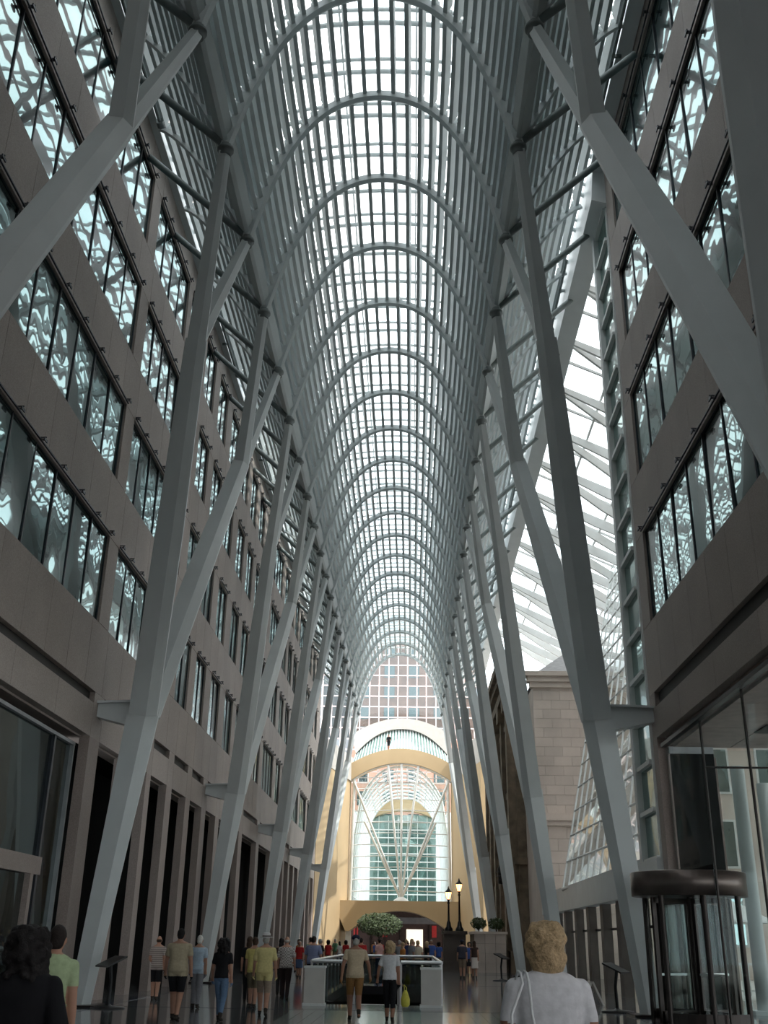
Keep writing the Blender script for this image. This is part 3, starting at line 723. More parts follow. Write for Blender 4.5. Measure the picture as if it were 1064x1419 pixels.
# ================================================================== RIGHT ENTRANCE
eg = empty('entrance_screen', (RX+.1, 27.4, 0)); tag(eg, 'frameless glass entrance screen with thin dark rods under the right facade', 'glass screen')
for i, (a, b) in enumerate(((-.05, -.75), (-3.35, -6.6), (-6.6, -9.8), (-9.8, -13.0), (-13.0, -17.0))):
    bx('pane', ENTGLASS, eg, 0, .02, b+.02, a-.02, 0.02, 6.5)
bx('pane', ENTGLASS, eg, 0, .02, -3.33, -.77, 3.3, 6.5)
for y in (-3.35, -6.6, -9.8, -13.0): MB().tube([(.05, y, 0), (.05, y, 6.5)], .03, 6).build('rod', BRONZE, eg)
MB().tube([(.05, -3.35, 5.4), (1.6, -3.35, 5.4)], .025, 6).build('stay_rod', BRONZE, eg)
bx('head_channel', BRONZE, eg, -.06, .08, -17, .2, 6.46, 6.56)
bp = empty('black_panel_wall', (RX+.25, 27.55, 0)); tag(bp, 'tall black wall panel beside the revolving door', 'wall panel')
bx('panel', DARK, bp, 0, 1.15, 0, .12, 0, 6.3); bx('edge_strip', PILLAR, bp, 1.15, 1.2, 0, .1, 0, 6.2); bx('edge_strip', PILLAR, bp, -.04, 0, 0, .1, 0, 6.3); bx('top_strip', SILL, bp, 0, 1.15, 0, .1, 6.3, 6.48)
gw2 = empty('entrance_side_glazing', (RX+1.5, 27.6, 0)); tag(gw2, 'greenish glass side wall behind the black panel', 'glass wall')
for i in range(5):
    bx('pane', ENTGLASS, gw2, i*1.3, i*1.3+1.27, 0, .02, .02, 6.4); bx('fin', LOUVG, gw2, i*1.3+1.27, i*1.3+1.3, -.3, 0, .02, 6.4)
# revolving door
RD = (RX-.15, 25.35)
rd = empty('revolving_door', (RD[0], RD[1], 0)); tag(rd, 'bronze revolving door with curved glass drum and round canopy', 'revolving door')
MB().lathe([(1.27, 2.65), (1.30, 2.66), (1.30, 3.16), (1.27, 3.18), (.1, 3.18)], n=32).build('canopy', BRONZEL, rd)
MB().lathe([(.05, 2.66), (1.26, 2.66), (1.26, 2.70), (.05, 2.70)], n=32).build('canopy_soffit', BRONZE, rd)
def arcwall(r0_, r1_, a0, a1, z0, z1, n=10):
    mb = MB(); pts = [(r1_*math.cos(a0+(a1-a0)*i/n), r1_*math.sin(a0+(a1-a0)*i/n)) for i in range(n+1)]+[(r0_*math.cos(a1-(a1-a0)*i/n), r0_*math.sin(a1-(a1-a0)*i/n)) for i in range(n+1)]
    for i in range(n):
        q = [pts[i], pts[i+1], pts[2*n-i], pts[2*n+1-i]]; mb.prism(q, 'z', z0, z1)
    return mb
for c in (math.pi/2, -math.pi/2):
    arcwall(1.18, 1.20, c-.75, c+.75, .25, 2.66).build('drum_pane', ENTGLASS, rd); arcwall(1.15, 1.23, c-.78, c+.78, 0, .28).build('drum_base', BRONZE, rd)
    for d in (-.78, 0, .78):
        a = c+d; MB().tube([(1.2*math.cos(a), 1.2*math.sin(a), 0), (1.2*math.cos(a), 1.2*math.sin(a), 2.66)], .065, 6).build('drum_post', BRONZE, rd)
MB().tube([(0, 0, 0), (0, 0, 2.66)], .06, 8).build('shaft', BRONZE, rd)
for k in range(4):
    a = k*math.pi/2+.5; lf = empty('door_leaf', (0, 0, 0), a); lf.parent = rd
    bx('pane', ENTGLASS, lf, .14, 1.05, -.01, .01, .3, 2.5); bx('stile', BRONZE, lf, .06, .16, -.03, .03, .05, 2.62); bx('stile', BRONZE, lf, 1.03, 1.14, -.03, .03, .05, 2.62)
    bx('rail', BRONZE, lf, .1, 1.1, -.03, .03, .05, .3); bx('rail', BRONZE, lf, .1, 1.1, -.03, .03, 2.5, 2.62); bx('push_bar', STAIN, lf, .2, 1.0, -.09, -.06, 1.0, 1.05)
# ---- street beyond the entrance
sb = empty('street_building', (16.0, 60, 0)); tag(sb, 'beige stone street building beyond the right entrance', 'building')
bx('wall', STONE, sb, 0, 10, 0, 20, 0, 13)
for i in range(3):
    for j in range(3):
        bx('window_frame', WHITE, sb, 1.4+i*3.4, 3.3+i*3.4, -.08, 0, 1.6+j*4, 4.2+j*4); bx('window_pane', TEAL2, sb, 1.52+i*3.4, 3.18+i*3.4, -.1, -.05, 1.72+j*4, 4.08+j*4)
bx('cornice', STONE, sb, -.3, 10, -.3, 0, 12.4, 13); bx('string_course', STONE, sb, -.1, 10, -.15, 0, 4.9, 5.2)
rl = empty('street_railing', (11.2, 41.0, 0)); tag(rl, 'white street railing outside the entrance', 'railing')
bx('top_rail', WHITE, rl, 0, 10, -.03, .03, 1.0, 1.08); bx('bottom_rail', WHITE, rl, 0, 10, -.03, .03, .12, .18)
for i in range(41): bx('baluster', WHITE, rl, i*.25-.015, i*.25+.015, -.015, .015, .0, 1.02)
tn = empty('market_parasol', (11.6, 37.5, 0)); tag(tn, 'white market parasol standing outside the entrance', 'parasol')
MB().lathe([(1.9, 2.35), (1.85, 2.42), (.9, 2.9), (.05, 3.2)], n=8, sm=False).build('canopy', WHITE, tn); MB().tube([(0, 0, 0), (0, 0, 3.0)], .04, 8).build('pole', WHITE, tn); MB().lathe([(.4, 0), (.4, .08), (.08, .12)], n=12).build('base', STONED, tn)
for i, (x, y) in enumerate(((10.35, 29.6), (12.3, 33.5))):
    c = MB().tube([(x, y, 0), (x, y, 6.4 if i else 6.3)], .2, 10); c.box(x-.35, x+.35, y-.35, y+.35, 0, .1)
    tag(c.build('outdoor_post', STEEL), ['pale steel post just outside the glass side wall', 'pale steel post standing beside the white parasol'][i], 'post')

# ================================================================== FLOOR FURNITURE
# balustrade around the escalator well
bl = empty('balustrade', (WX0, WY0, 0)); tag(bl, 'glass balustrade with stainless handrail around the escalator opening', 'balustrade')
Wd, Ln = WX1-WX0, WY1-WY0
def rail_run(p, q, n):
    p, q = Vector(p), Vector(q)
    MB().tube([p+Vector((0, 0, 1.08)), q+Vector((0, 0, 1.08))], .05, 8).build('handrail', STAIN, bl)
    for i in range(n+1):
        c = p.lerp(q, i/n); bx('post', STAIN, bl, c.x-.03, c.x+.03, c.y-.03, c.y+.03, 0, 1.08)
    for i in range(n):
        a, b = p.lerp(q, i/n), p.lerp(q, (i+1)/n); d = (b-a).normalized(); a2 = a+d*.06; b2 = b-d*.06; nn_ = Vector((-d.y, d.x, 0))*.008
        MB().prism([(v.x, v.y) for v in (a2-nn_, b2-nn_, b2+nn_, a2+nn_)], 'z', .08, .98).build('pane', BALGLASS, bl)
rail_run((-.12, -.12, 0), (.95, -.12, 0), 1); rail_run((Wd-1.0, -.12, 0), (Wd+.12, -.12, 0), 1)
rail_run((-.12, -.12, 0), (-.12, Ln+.12, 0), 7); rail_run((Wd+.12, -.12, 0), (Wd+.12, Ln+.12, 0), 7); rail_run((-.12, Ln+.12, 0), (Wd+.12, Ln+.12, 0), 2)
es = empty('escalator', (0.22, WY0, 0)); tag(es, 'escalator with dark handrails going down between the glass balustrades', 'escalator')
for s in (-.62, .62):
    MB().prism([(.2, 0), (1.2, 0), (7.5, -3.9), (7.5, -3.0), (1.4, .85), (.2, .9)], 'x', s-.04, s+.04).build('side_panel', STAIN, es)
    MB().tube([(s, .15, .45), (s, .1, .75), (s, .3, .95), (s, 1.4, .92), (s, 7.5, -2.9)], .06, 8).build('handrail', IRON, es)
stp = MB().mesh
for i in range(16): bx('step', FRAME, es, -.55, .55, 1.2+i*.4, 1.62+i*.4, -.3-i*.245, -.06-i*.245)
for i, x in enumerate((-1.42, 1.72)):
    b = empty('litter_bin', (x, 30.35, 0)); tag(b, ['white rectangular bin before the handrail end nearer the storefront side', 'white rectangular bin before the handrail end nearer the revolving door'][i], 'bin', 'bins by the escalator')
    MB().box(-.27, .27, -.22, .22, .05, .92).build('body', BIN, b); MB().box(-.29, .29, -.24, .24, .92, .97).build('lid', WHITE, b); MB().box(-.30, .30, -.25, .25, 0, .06).build('base', WHITE, b)
def sign_stand(x, y, rz, lab):
    e = empty('sign_lectern', (x, y, 0), rz); tag(e, lab, 'sign stand', 'dark sign lecterns')
    MB().lathe([(.42, 0), (.42, .03), (.1, .06), (.05, .1)], n=20).build('base', IRON, e)
    MB().tube([(0, 0, .05), (0, .02, .6), (0, -.04, .98)], .045, 8).build('post', IRON, e)
    MB().prism([(-.28, .92), (.22, 1.14), (.22, 1.18), (-.28, .96)], 'x', -.36, .36).build('panel', IRON, e)
sign_stand(-6.25, 27.6, math.radians(-50), 'dark sign lectern beside the tree column at the storefront end')
sign_stand(6.55, 29.6, math.radians(60), 'dark sign lectern between the revolving door and the lattice wall')
sign_stand(5.4, 52.5, math.radians(60), 'dark sign lectern by the column in front of the bank')
wf = empty('floor_sign', (6.45, 33.0, 0)); tag(wf, 'pale folding A-frame floor sign beside the dark piers', 'sign')
MB().prism([(-.32, 0), (-.26, 0), (.02, .62), (-.04, .62)], 'y', -.2, .2).build('board', BIN, wf); MB().prism([(.32, 0), (.26, 0), (-.02, .62), (.04, .62)], 'y', -.2, .2).build('board', BIN, wf)
# indoor tree near the balcony
tr = empty('indoor_tree', (-1.6, 95, 0)); tag(tr, 'small leafy tree standing before the beige balcony', 'tree')
MB().tube([(0, 0, .5), (.05, 0, 1.6), (-.1, .1, 2.6)], [.11, .08, .05], 8).build('trunk', BARK, tr)
for a in range(6): MB().tube([(0, 0, 1.5+.15*a), (math.cos(a*1.1)*1.0, math.sin(a*1.1)*.8, 2.5+.2*a)], [.05, .015], 5).build('branch', BARK, tr)
MB().lathe([(.5, 0), (.62, .5), (.56, .55), (.54, .45)], n=16).build('pot', STONED, tr)
tag(leaves(2600, 0, 0, 3.0, 2.0, 1.5, .95, .13, rr).build('foliage', LEAF, tr), kind='stuff')

# ================================================================== PEOPLE
def capsule(mb, p, q, r0_, r1_, n=12, sq=1.0):
    """tapered limb with rounded ends"""
    p, q = Vector(p), Vector(q); d = (q-p).normalized(); path = []; rad = []
    for a in (-1, -.8, -.45, 0): path.append(p+d*r0_*a); rad.append(max(.004, r0_*math.sqrt(max(0, 1-a*a))))
    for a in (0, .45, .8, 1): path.append(q+d*r1_*a); rad.append(max(.004, r1_*math.sqrt(max(0, 1-a*a))))
    mb.tube(path, rad, n)
def ellipsoid(mb, c, r, n=16, m=10):
    rings = [[(c[0]+r[0]*math.sin(math.pi*(i+.02)/(m+.04))*math.cos(2*math.pi*j/n), c[1]+r[1]*math.sin(math.pi*(i+.02)/(m+.04))*math.sin(2*math.pi*j/n), c[2]-r[2]*math.cos(math.pi*(i+.02)/(m+.04))) for j in range(n)] for i in range(m+1)]
    mb.loft(rings, sm=True)
def torso(mb, rings, n=20):
    mb.loft([[(cx+rx*math.copysign(abs(math.cos(2*math.pi*j/n))**.85, math.cos(2*math.pi*j/n)), cy+ry*math.copysign(abs(math.sin(2*math.pi*j/n))**.85, math.sin(2*math.pi*j/n)), z) for j in range(n)] for z, rx, ry, cx, cy in rings], sm=True)
PCOL = {}
def pmat(nm, c, rough=.85):
    k = 'person_'+nm
    return mat(k, c, rough, 0, .10, 25.0, spec=.2, bump=.08, bscale=60)
SKIN = mat('skin', (0.42, 0.23, 0.16), .6, 0, .06, 10, spec=.3); SKIN2 = mat('skin_tan', (0.30, 0.15, 0.10), .6, 0, .06, 10, spec=.3)
SHOE = pmat('shoe', (0.03, 0.025, 0.02)); 
def seg_d(P, a, b):
    ab = b-a; t = max(0, min(1, (P-a).dot(ab)/ab.length_squared)); return (P-(a+ab*t)).length, t
def remesh(mb, vox, smooth=2):
    me = mb.mesh('body', SKIN); o = bpy.data.objects.new('tmp', me); COL.objects.link(o)
    r = o.modifiers.new('r', 'REMESH'); r.mode = 'VOXEL'; r.voxel_size = vox; r.use_smooth_shade = True
    sm = o.modifiers.new('s', 'SMOOTH'); sm.factor = .5; sm.iterations = smooth
    dg = bpy.context.evaluated_depsgraph_get(); ev = o.evaluated_get(dg); m2 = bpy.data.meshes.new_from_object(ev)
    bpy.data.objects.remove(o); return m2
def hand(mb, w, dirv, side, vox):
    """palm, four curled fingers and a thumb, hanging along dirv from the wrist w"""
    d = dirv.normalized(); fwd = Vector((0, 1, 0)); fwd = (fwd-d*fwd.dot(d)).normalized(); lat = d.cross(fwd)   # palm spans fwd
    inw = lat if lat.x*side < 0 else -lat
    pc = w+d*.05
    capsule(mb, w, w+d*.075, .030, .034, 10); capsule(mb, w+d*.03+fwd*.014, w+d*.08+fwd*.018, .024, .022, 8); capsule(mb, w+d*.03-fwd*.014, w+d*.08-fwd*.018, .024, .022, 8)
    for i, (off, ln) in enumerate(((.031, .072), (.011, .082), (-.010, .076), (-.030, .060))):
        k0 = w+d*.085+fwd*off; k1 = k0+(d*.92+inw*.35).normalized()*ln*.5; k2 = k1+(d*.6+inw*.8).normalized()*ln*.5
        capsule(mb, k0, k1, .0105, .0098, 8); capsule(mb, k1, k2, .0098, .0085, 8)
    t0 = w+d*.03+fwd*.03; t1 = t0+(d*.6+fwd*.6+inw*.35).normalized()*.04; t2 = t1+(d*.9+fwd*.15+inw*.4).normalized()*.034
    capsule(mb, t0, t1, .014, .012, 8); capsule(mb, t1, t2, .012, .0095, 8)
def body(H=1.72, w=1.0, belly=0.0, stride=.10, lift=.0, arms=((8, 12), (8, 12)), swing=(.10, -.10), shirt=(.5,.5,.5), pants=(.2,.2,.2), skin=None, shoe=None, sleeve=.42, hem=.50, cuff=.28, skirt=False, vox=.018, fullhands=True, slim=1.0, lean=0.0, collar=.835, loose=.0, shirtmat=None, pantsmat=None):
    k = H/1.75; skin = skin or SKIN; shoe = shoe or SHOE
    mb = MB(); S = []
    hip = .95*k; hw = .085*w*k
    # legs
    legs = []
    for s, ph in ((-1, 1), (1, -1)):
        h = Vector((s*hw, 0, hip-.03)); an = Vector((s*.075*k, ph*stride, .085*k+(lift if ph < 0 else 0)))
        kn = h.lerp(an, .5)+Vector((0, .035+abs(stride)*.15+(lift*.6 if ph < 0 else 0), 0))
        pr_ = 1.0 if cuff > .3 else 1.0
        th0, th1 = .088*w*k, .060*k*slim
        if cuff < .35: capsule(mb, h, kn, th0+.012, th1+.018); capsule(mb, kn, an, th1+.012, .052*k if cuff < .15 else .046*k)
        else: capsule(mb, h, kn, th0+.016, th1+.03+loose); capsule(mb, kn, an, .056*k, .038*k)
        if cuff >= .15: capsule(mb, kn.lerp(an, .25)+Vector((0, -.012, 0)), kn.lerp(an, .5), .052*k, .045*k)
        capsule(mb, an, an+Vector((0, 0, -.03*k)), .040*k, .036*k)
        hl = Vector((an.x, an.y-.045*k, an.z-.05*k)); toe = Vector((an.x+s*.015, an.y+.17*k, an.z-.055*k))
        if ph < 0 and lift > 0: toe.z = an.z-.10*k; 
        capsule(mb, hl, hl.lerp(toe, .6), .036*k, .038*k, 10); capsule(mb, hl.lerp(toe, .5), toe, .042*k, .028*k, 10)
        legs.append((h, kn, an, toe))
    if skirt:
        torso(mb, [(.47*k, .20*w, .17*w, 0, 0), (.62*k, .185*w, .15*w, 0, 0), (.80*k, .175*w, .13*w, 0, 0), (.95*k, .16*w, .12*w, 0, 0)])
    ln = lean
    B = belly
    torso(mb, [(hip-.10*k, .10*w*k, .085*w*k, 0, 0), (hip-.02*k, .172*w*k, .125*w*k, 0, -.012), (hip+.07*k, .172*w*k, .125*(w+B)*k, 0, .01*B), (hip+.17*k, .155*w*k, .112*(w+B)*k, 0, .02*B+ln*.2), (hip+.28*k, .165*w*k, .115*(w+B*.6)*k, 0, ln*.4),
               (hip+.40*k, .185*w*k, .118*w*k, 0, ln*.7), (hip+.48*k, .180*w*k, .100*w*k, 0, ln*.85), (hip+.53*k, .130*w*k, .080*w*k, 0, ln*.95), (hip+.565*k, .065*k, .062*k, 0, ln)])
    nk = Vector((0, ln-.005, hip+.53*k)); hd = Vector((0, ln+.025, H-.115*k))
    capsule(mb, nk, hd+Vector((0, -.02, -.05*k)), .060*k, .054*k)
    ellipsoid(mb, hd, (.074*k, .093*k, .118*k)); ellipsoid(mb, hd+Vector((0, .022, -.055*k)), (.058*k, .068*k, .062*k)); 
    capsule(mb, hd+Vector((0, .088*k, .01)), hd+Vector((0, .108*k, -.028)), .012, .017, 8)
    for s in (-1, 1): ellipsoid(mb, hd+Vector((s*.077*k, -.005, -.012)), (.014, .024, .034), 10, 6)
    # arms
    am = []
    for i, s in enumerate((-1, 1)):
        sh = Vector((s*.166*w*k, ln*.85, hip+.452*k)); a, b = [math.radians(q) for q in arms[i]]
        d1 = Vector((s*math.sin(a), swing[i]*1.2, -math.cos(a))).normalized(); el = sh+d1*.29*k
        d2 = Vector((s*math.sin(a)*.4-(s*math.sin(b) if b > .6 else 0), swing[i]*1.2+math.sin(b)*.9, -math.cos(b))).normalized(); wr = el+d2*.245*k
        rs = .050*k*(.6+.4*w)
        capsule(mb, sh, sh.lerp(el, .55), rs+.014, rs+.006); capsule(mb, sh.lerp(el, .3), el, rs, .040*k); capsule(mb, el, el.lerp(wr, .4), .041*k, .040*k); capsule(mb, el.lerp(wr, .3), wr, .039*k, .027*k)
        if sleeve > .3: capsule(mb, sh, sh.lerp(el, min(1, sleeve*1.6)), rs+.008, rs+.016)
        if fullhands: hand(mb, wr, d2, s, vox)
        else: capsule(mb, wr, wr+d2*.13*k, .030, .022)
        am.append((sh, el, wr))
    me = remesh(mb, vox, 2 if vox > .014 else 3)
    mats = [shirtmat or pmat('s_%02d%02d%02d' % tuple(int(c*99) for c in shirt), shirt), pantsmat or pmat('p_%02d%02d%02d' % tuple(int(c*99) for c in pants), pants), skin, shoe, mat('face_dark', (.05, .02, .02), .5)]
    me.materials.clear()
    for m in mats: me.materials.append(m)
    hemz = hem*H; 
    for p in me.polygons:
        P = p.center; mi = 2
        da = min((min(seg_d(P, a[0], a[1])[0]-.05, seg_d(P, a[1], a[2])[0]-.035), i) for i, a in enumerate(am))
        dl = min(min(seg_d(P, l[0], l[1])[0]-.085, seg_d(P, l[1], l[2])[0]-.05) for l in legs)
        isarm = da[0] < .035 and abs(P.x) > .145*w*k and P.z < am[0][0].z+.06 and not (P.z > hemz and abs(P.x) < .165*w*k and da[0] > .01)
        if isarm:
            sh, el, wr = am[da[1]]; d1_, t1_ = seg_d(P, sh, el); d2_, t2_ = seg_d(P, el, wr)
            tt = t1_*.5 if d1_ < d2_ else .5+t2_*.5
            mi = 0 if tt < sleeve else 2
        elif P.z > collar*H: 
            mi = 2
            if P.y > hd.y+.06*k:
                q = P-hd
                if abs(q.z-.0) < .012 and .02 < abs(q.x) < .045: mi = 4
                if abs(q.z+.062*k) < .008 and abs(q.x) < .026: mi = 4
        elif P.z > hemz: mi = 0
        elif P.z > cuff*H or (skirt and P.z > .46*k): mi = 1
        else: mi = 2
        if P.z < .085*k+.02: mi = 3
        if lift > 0:
            l = legs[1]
            if seg_d(P, l[2], l[3])[0] < .07: mi = 3
        p.material_index = mi
    for p in me.polygons: p.use_smooth = True
    return me, dict(head=hd, k=k, arms=am, neck=nk, w=w, hip=hip)
def hair_mesh(info, kind, vox=.014, seed=1):
    hd, k = info['head'], info['k']; mb = MB(); rg = random.Random(seed)
    if kind == 'short':
        ellipsoid(mb, hd+Vector((0, -.012, .022)), (.082*k, .098*k, .108*k)); ellipsoid(mb, hd+Vector((0, -.045, -.03)), (.072*k, .060*k, .070*k))
    elif kind == 'bald':
        ellipsoid(mb, hd+Vector((0, -.03, -.012)), (.081*k, .075*k, .062*k))
    elif kind == 'bob':
        ellipsoid(mb, hd+Vector((0, -.02, .02)), (.112*k, .118*k, .128*k)); ellipsoid(mb, hd+Vector((0, -.045, -.07)), (.110*k, .088*k, .105*k))
        for _ in range(60):
            a = rg.uniform(0, 6.28); z_ = rg.uniform(-.12, .12); r = .105*math.sqrt(max(.1, 1-(z_/.14)**2)); 
            if math.sin(a) > .55: continue
            ellipsoid(mb, hd+Vector((r*math.cos(a)*k, -.025+r*math.sin(a)*k, z_*k+.0)), (.030, .030, .034), 8, 6)
    elif kind == 'curly':
        ellipsoid(mb, hd+Vector((0, -.02, .015)), (.125*k, .125*k, .135*k)); ellipsoid(mb, hd+Vector((0, -.05, -.09)), (.13*k, .095*k, .11*k))
        for _ in range(110):
            a = rg.uniform(0, 6.28); z_ = rg.uniform(-.20, .13); r = .135 if z_ < 0 else .135*math.sqrt(max(.1, 1-(z_/.15)**2))
            if math.sin(a) > .5: continue
            ellipsoid(mb, hd+Vector((r*math.cos(a)*k, -.03+r*math.sin(a)*k, z_*k)), (.028, .028, .03), 8, 6)
    elif kind == 'long':
        ellipsoid(mb, hd+Vector((0, -.015, .022)), (.090*k, .104*k, .112*k)); ellipsoid(mb, hd+Vector((0, -.06, -.10)), (.090*k, .055*k, .14*k)); ellipsoid(mb, hd+Vector((0, -.085, -.22)), (.075*k, .035*k, .12*k))
    # keep the face free
    me = remesh(mb, vox, 1); bm = bmesh.new(); bm.from_mesh(me)
    cut = [v for v in bm.verts if v.co.y > hd.y+.045*k and v.co.z < hd.z+.055*k]
    bmesh.ops.delete(bm, geom=cut, context='VERTS'); bm.to_mesh(me); bm.free()
    for p in me.polygons: p.use_smooth = True
    return me
HAIRC = dict(black=(.012, .010, .010), brown=(.045, .025, .015), blond=(.42, .30, .17), grey=(.38, .36, .33), white=(.68, .66, .62), dark=(.02, .014, .012))
def hmat(c): return mat('hair_'+c, HAIRC[c], .7, 0, .3, 60, spec=.25, bump=.4, bscale=90)
BODYCACHE = {}
def person(label, x, y, rz=0.0, group=None, hair=('short', 'brown'), hat=None, z=0.0, **kw):
    me, info = body(**kw); e = empty('person', (x, y, z), rz); tag(e, label, 'person', group or 'visitors in the arcade')
    inst('body', me, e)
    if hair:
        hm = hair_mesh(info, hair[0], .012 if kw.get('vox', .018) < .014 else .018, int(abs(x*100))); hm.materials.clear(); hm.materials.append(hmat(hair[1])); inst('hair', hm, e)
    hd, k = info['head'], info['k']
    if hat:
        kind, col = hat; mb = MB()
        if kind == 'fedora':
            mb.lathe([(.155*k, hd.z+.045), (.16*k, hd.z+.055), (.10*k, hd.z+.062), (.092*k, hd.z+.13), (.07*k, hd.z+.155), (.01, hd.z+.145)], 0, hd.y, 20)
            hb = MB().lathe([(.101*k, hd.z+.064), (.099*k, hd.z+.09), (.09*k, hd.z+.09)], 0, hd.y, 20)
            ho = mb.build('hat', pmat('hat_'+label[:6], col), e); hb.build('hat_band', pmat('hatband', (.1, .08, .07)), ho)
        else:
            mb.lathe([(.098*k, hd.z+.035), (.098*k, hd.z+.07), (.075*k, hd.z+.115), (.02, hd.z+.135)], 0, hd.y-.005, 18)
            ho = mb.build('cap', pmat('cap_'+label[:6], col), e)
            MB().add([(-.07, hd.y+.08, hd.z+.05), (.07, hd.y+.08, hd.z+.05), (.05, hd.y+.17, hd.z+.035), (-.05, hd.y+.17, hd.z+.035), (-.07, hd.y+.08, hd.z+.038), (.07, hd.y+.08, hd.z+.038), (.05, hd.y+.17, hd.z+.025), (-.05, hd.y+.17, hd.z+.025)], [(0, 1, 2, 3), (4, 7, 6, 5), (0, 4, 5, 1), (1, 5, 6, 2), (2, 6, 7, 3), (3, 7, 4, 0)]).build('visor', pmat('cap_'+label[:6], col), ho)
    return e, info

def stripes_mat(nm, c1, c2, scale, axis='Z'):
    m = bpy.data.materials.new(nm); m.use_nodes = True; n = m.node_tree.nodes; l = m.node_tree.links; b = n['Principled BSDF']; b.inputs['Roughness'].default_value = .85
    t = n.new('ShaderNodeTexCoord'); w_ = n.new('ShaderNodeTexWave'); w_.bands_direction = axis; w_.inputs['Scale'].default_value = scale
    r = n.new('ShaderNodeValToRGB'); r.color_ramp.elements[0].color = (*c1, 1); r.color_ramp.elements[1].color = (*c2, 1); r.color_ramp.elements[0].position = .4; r.color_ramp.elements[1].position = .6
    l.new(t.outputs['Object'], w_.inputs['Vector']); l.new(w_.outputs['Fac'], r.inputs['Fac']); l.new(r.outputs['Color'], b.inputs['Base Color']); return m
def check_mat(nm, c1, c2, scale):
    m = bpy.data.materials.new(nm); m.use_nodes = True; n = m.node_tree.nodes; l = m.node_tree.links; b = n['Principled BSDF']; b.inputs['Roughness'].default_value = .85
    t = n.new('ShaderNodeTexCoord'); w_ = n.new('ShaderNodeTexChecker'); w_.inputs['Scale'].default_value = scale; w_.inputs['Color1'].default_value = (*c1, 1); w_.inputs['Color2'].default_value = (*c2, 1)
    l.new(t.outputs['Object'], w_.inputs['Vector']); l.new(w_.outputs['Color'], b.inputs['Base Color']); return m

# --- nearest visitors
LW, LWi = person('blond visitor in a white tee carrying a white shoulder bag', 1.97, 6.4, math.radians(8), hair=('bob', 'blond'), H=1.70, w=1.16, belly=.1, shirt=(.62, .62, .64), pants=(.10, .10, .12), sleeve=.30, hem=.50, cuff=.06, vox=.011, stride=.12, arms=((14, 20), (14, 20)), swing=(.05, -.05), skin=SKIN2, collar=.865)
person('curly dark-haired visitor in a black top by the storefront', -1.24, 7.0, math.radians(-6), hair=('curly', 'black'), H=1.64, w=1.24, shirt=(.010, .010, .012), pants=(.30, .02, .025), sleeve=.62, hem=.56, cuff=.06, vox=.012, stride=.10, arms=((14, 18), (20, 15)), collar=.86)
person('short-haired visitor in a pale green tee beside the storefront', -2.03, 10.0, math.radians(4), hair=('short', 'dark'), H=1.69, w=1.05, shirt=(.38, .47, .28), pants=(.25, .22, .18), sleeve=.30, hem=.50, cuff=.30, vox=.012, stride=.14, arms=((8, 12), (9, 14)), collar=.86)
# shoulder bag of the blond visitor
bg_ = empty('shoulder_bag', (1.80, 6.08, 0), math.radians(8)); tag(bg_, 'white shoulder bag hanging on the back of the blond visitor', 'bag')
WB = pmat('bag_white', (.66, .68, .68), .6)
bb = MB(); torso(bb, [(.80, .11, .035, 0, 0), (.84, .135, .055, 0, 0), (.98, .125, .060, 0, 0), (1.12, .10, .04, 0, 0), (1.14, .085, .02, 0, 0)], 18); bb.build('pouch', WB, bg_)
for dx, tx in ((-.07, .02), (.07, .055)): MB().tube([(dx, .0, 1.12), (dx*.8, .055, 1.25), (tx, .095, 1.40), (tx, .14, 1.45), (tx, .20, 1.46), (tx, .27, 1.41)], .008, 6).build('strap', WB, bg_)
MB().box(-.012, .012, -.062, -.055, .9, 1.08).build('buckle', STAIN, bg_)
# --- the group walking along the left side
TANS = (.42, .36, .25)
person('dark-haired visitor in a tan polo and black shorts', -3.88, 24.2, 0, hair=('short', 'black'), H=1.80, w=1.22, belly=.1, shirt=TANS, pants=(.012, .012, .014), sleeve=.34, hem=.47, cuff=.30, vox=.013, stride=.17, arms=((13, 14), (13, 14)), loose=.02)
person('balding visitor in a striped shirt and black shorts', -6.0, 31.4, math.radians(6), hair=('bald', 'brown'), H=1.66, w=1.02, shirtmat=stripes_mat('striped_shirt', (.22, .18, .16), (.38, .33, .30), 6), pants=(.015, .015, .017), sleeve=.34, hem=.47, cuff=.28, vox=.016, stride=.12, arms=((14, 40), (10, 20)), loose=.02)
person('white-haired visitor in a light blue shirt behind the tan polo', -4.22, 28.2, 0, hair=('short', 'white'), H=1.68, w=1.0, shirt=(.42, .52, .62), pants=(.2, .2, .22), sleeve=.36, hem=.47, cuff=.06, vox=.016, stride=.10)
person('curly-haired visitor in a black tee and blue jeans', -2.88, 24.0, math.radians(-4), hair=('curly', 'black'), H=1.60, w=1.0, shirt=(.012, .012, .014), pants=(.12, .19, .30), sleeve=.34, hem=.52, cuff=.07, vox=.013, stride=.22, lift=.04, arms=((14, 25), (10, 20)))
person('long-haired visitor in a black dress top beyond the jeans wearer', -3.35, 31.0, 0, hair=('long', 'brown'), H=1.68, w=.92, shirt=(.014, .013, .014), pants=(.02, .018, .02), sleeve=.36, hem=.50, cuff=.06, vox=.018, stride=.12, fullhands=False)
person('visitor in a yellow tee and olive shorts half hidden by the hat wearer', -2.85, 28.6, 0, hair=('short', 'brown'), H=1.66, w=1.05, shirt=(.58, .50, .18), pants=(.14, .12, .08), sleeve=.34, hem=.50, cuff=.28, vox=.016, stride=.12, loose=.02)
person('visitor in a pale yellow shirt with a white hat', -2.2, 25.8, math.radians(5), hair=('short', 'grey'), hat=('fedora', (.60, .58, .58)), H=1.72, w=1.12, shirt=(.62, .54, .25), pants=(.28, .22, .17), sleeve=.40, hem=.43, cuff=.28, vox=.013, stride=.22, lift=.03, arms=((12, 20), (12, 20)), loose=.02)
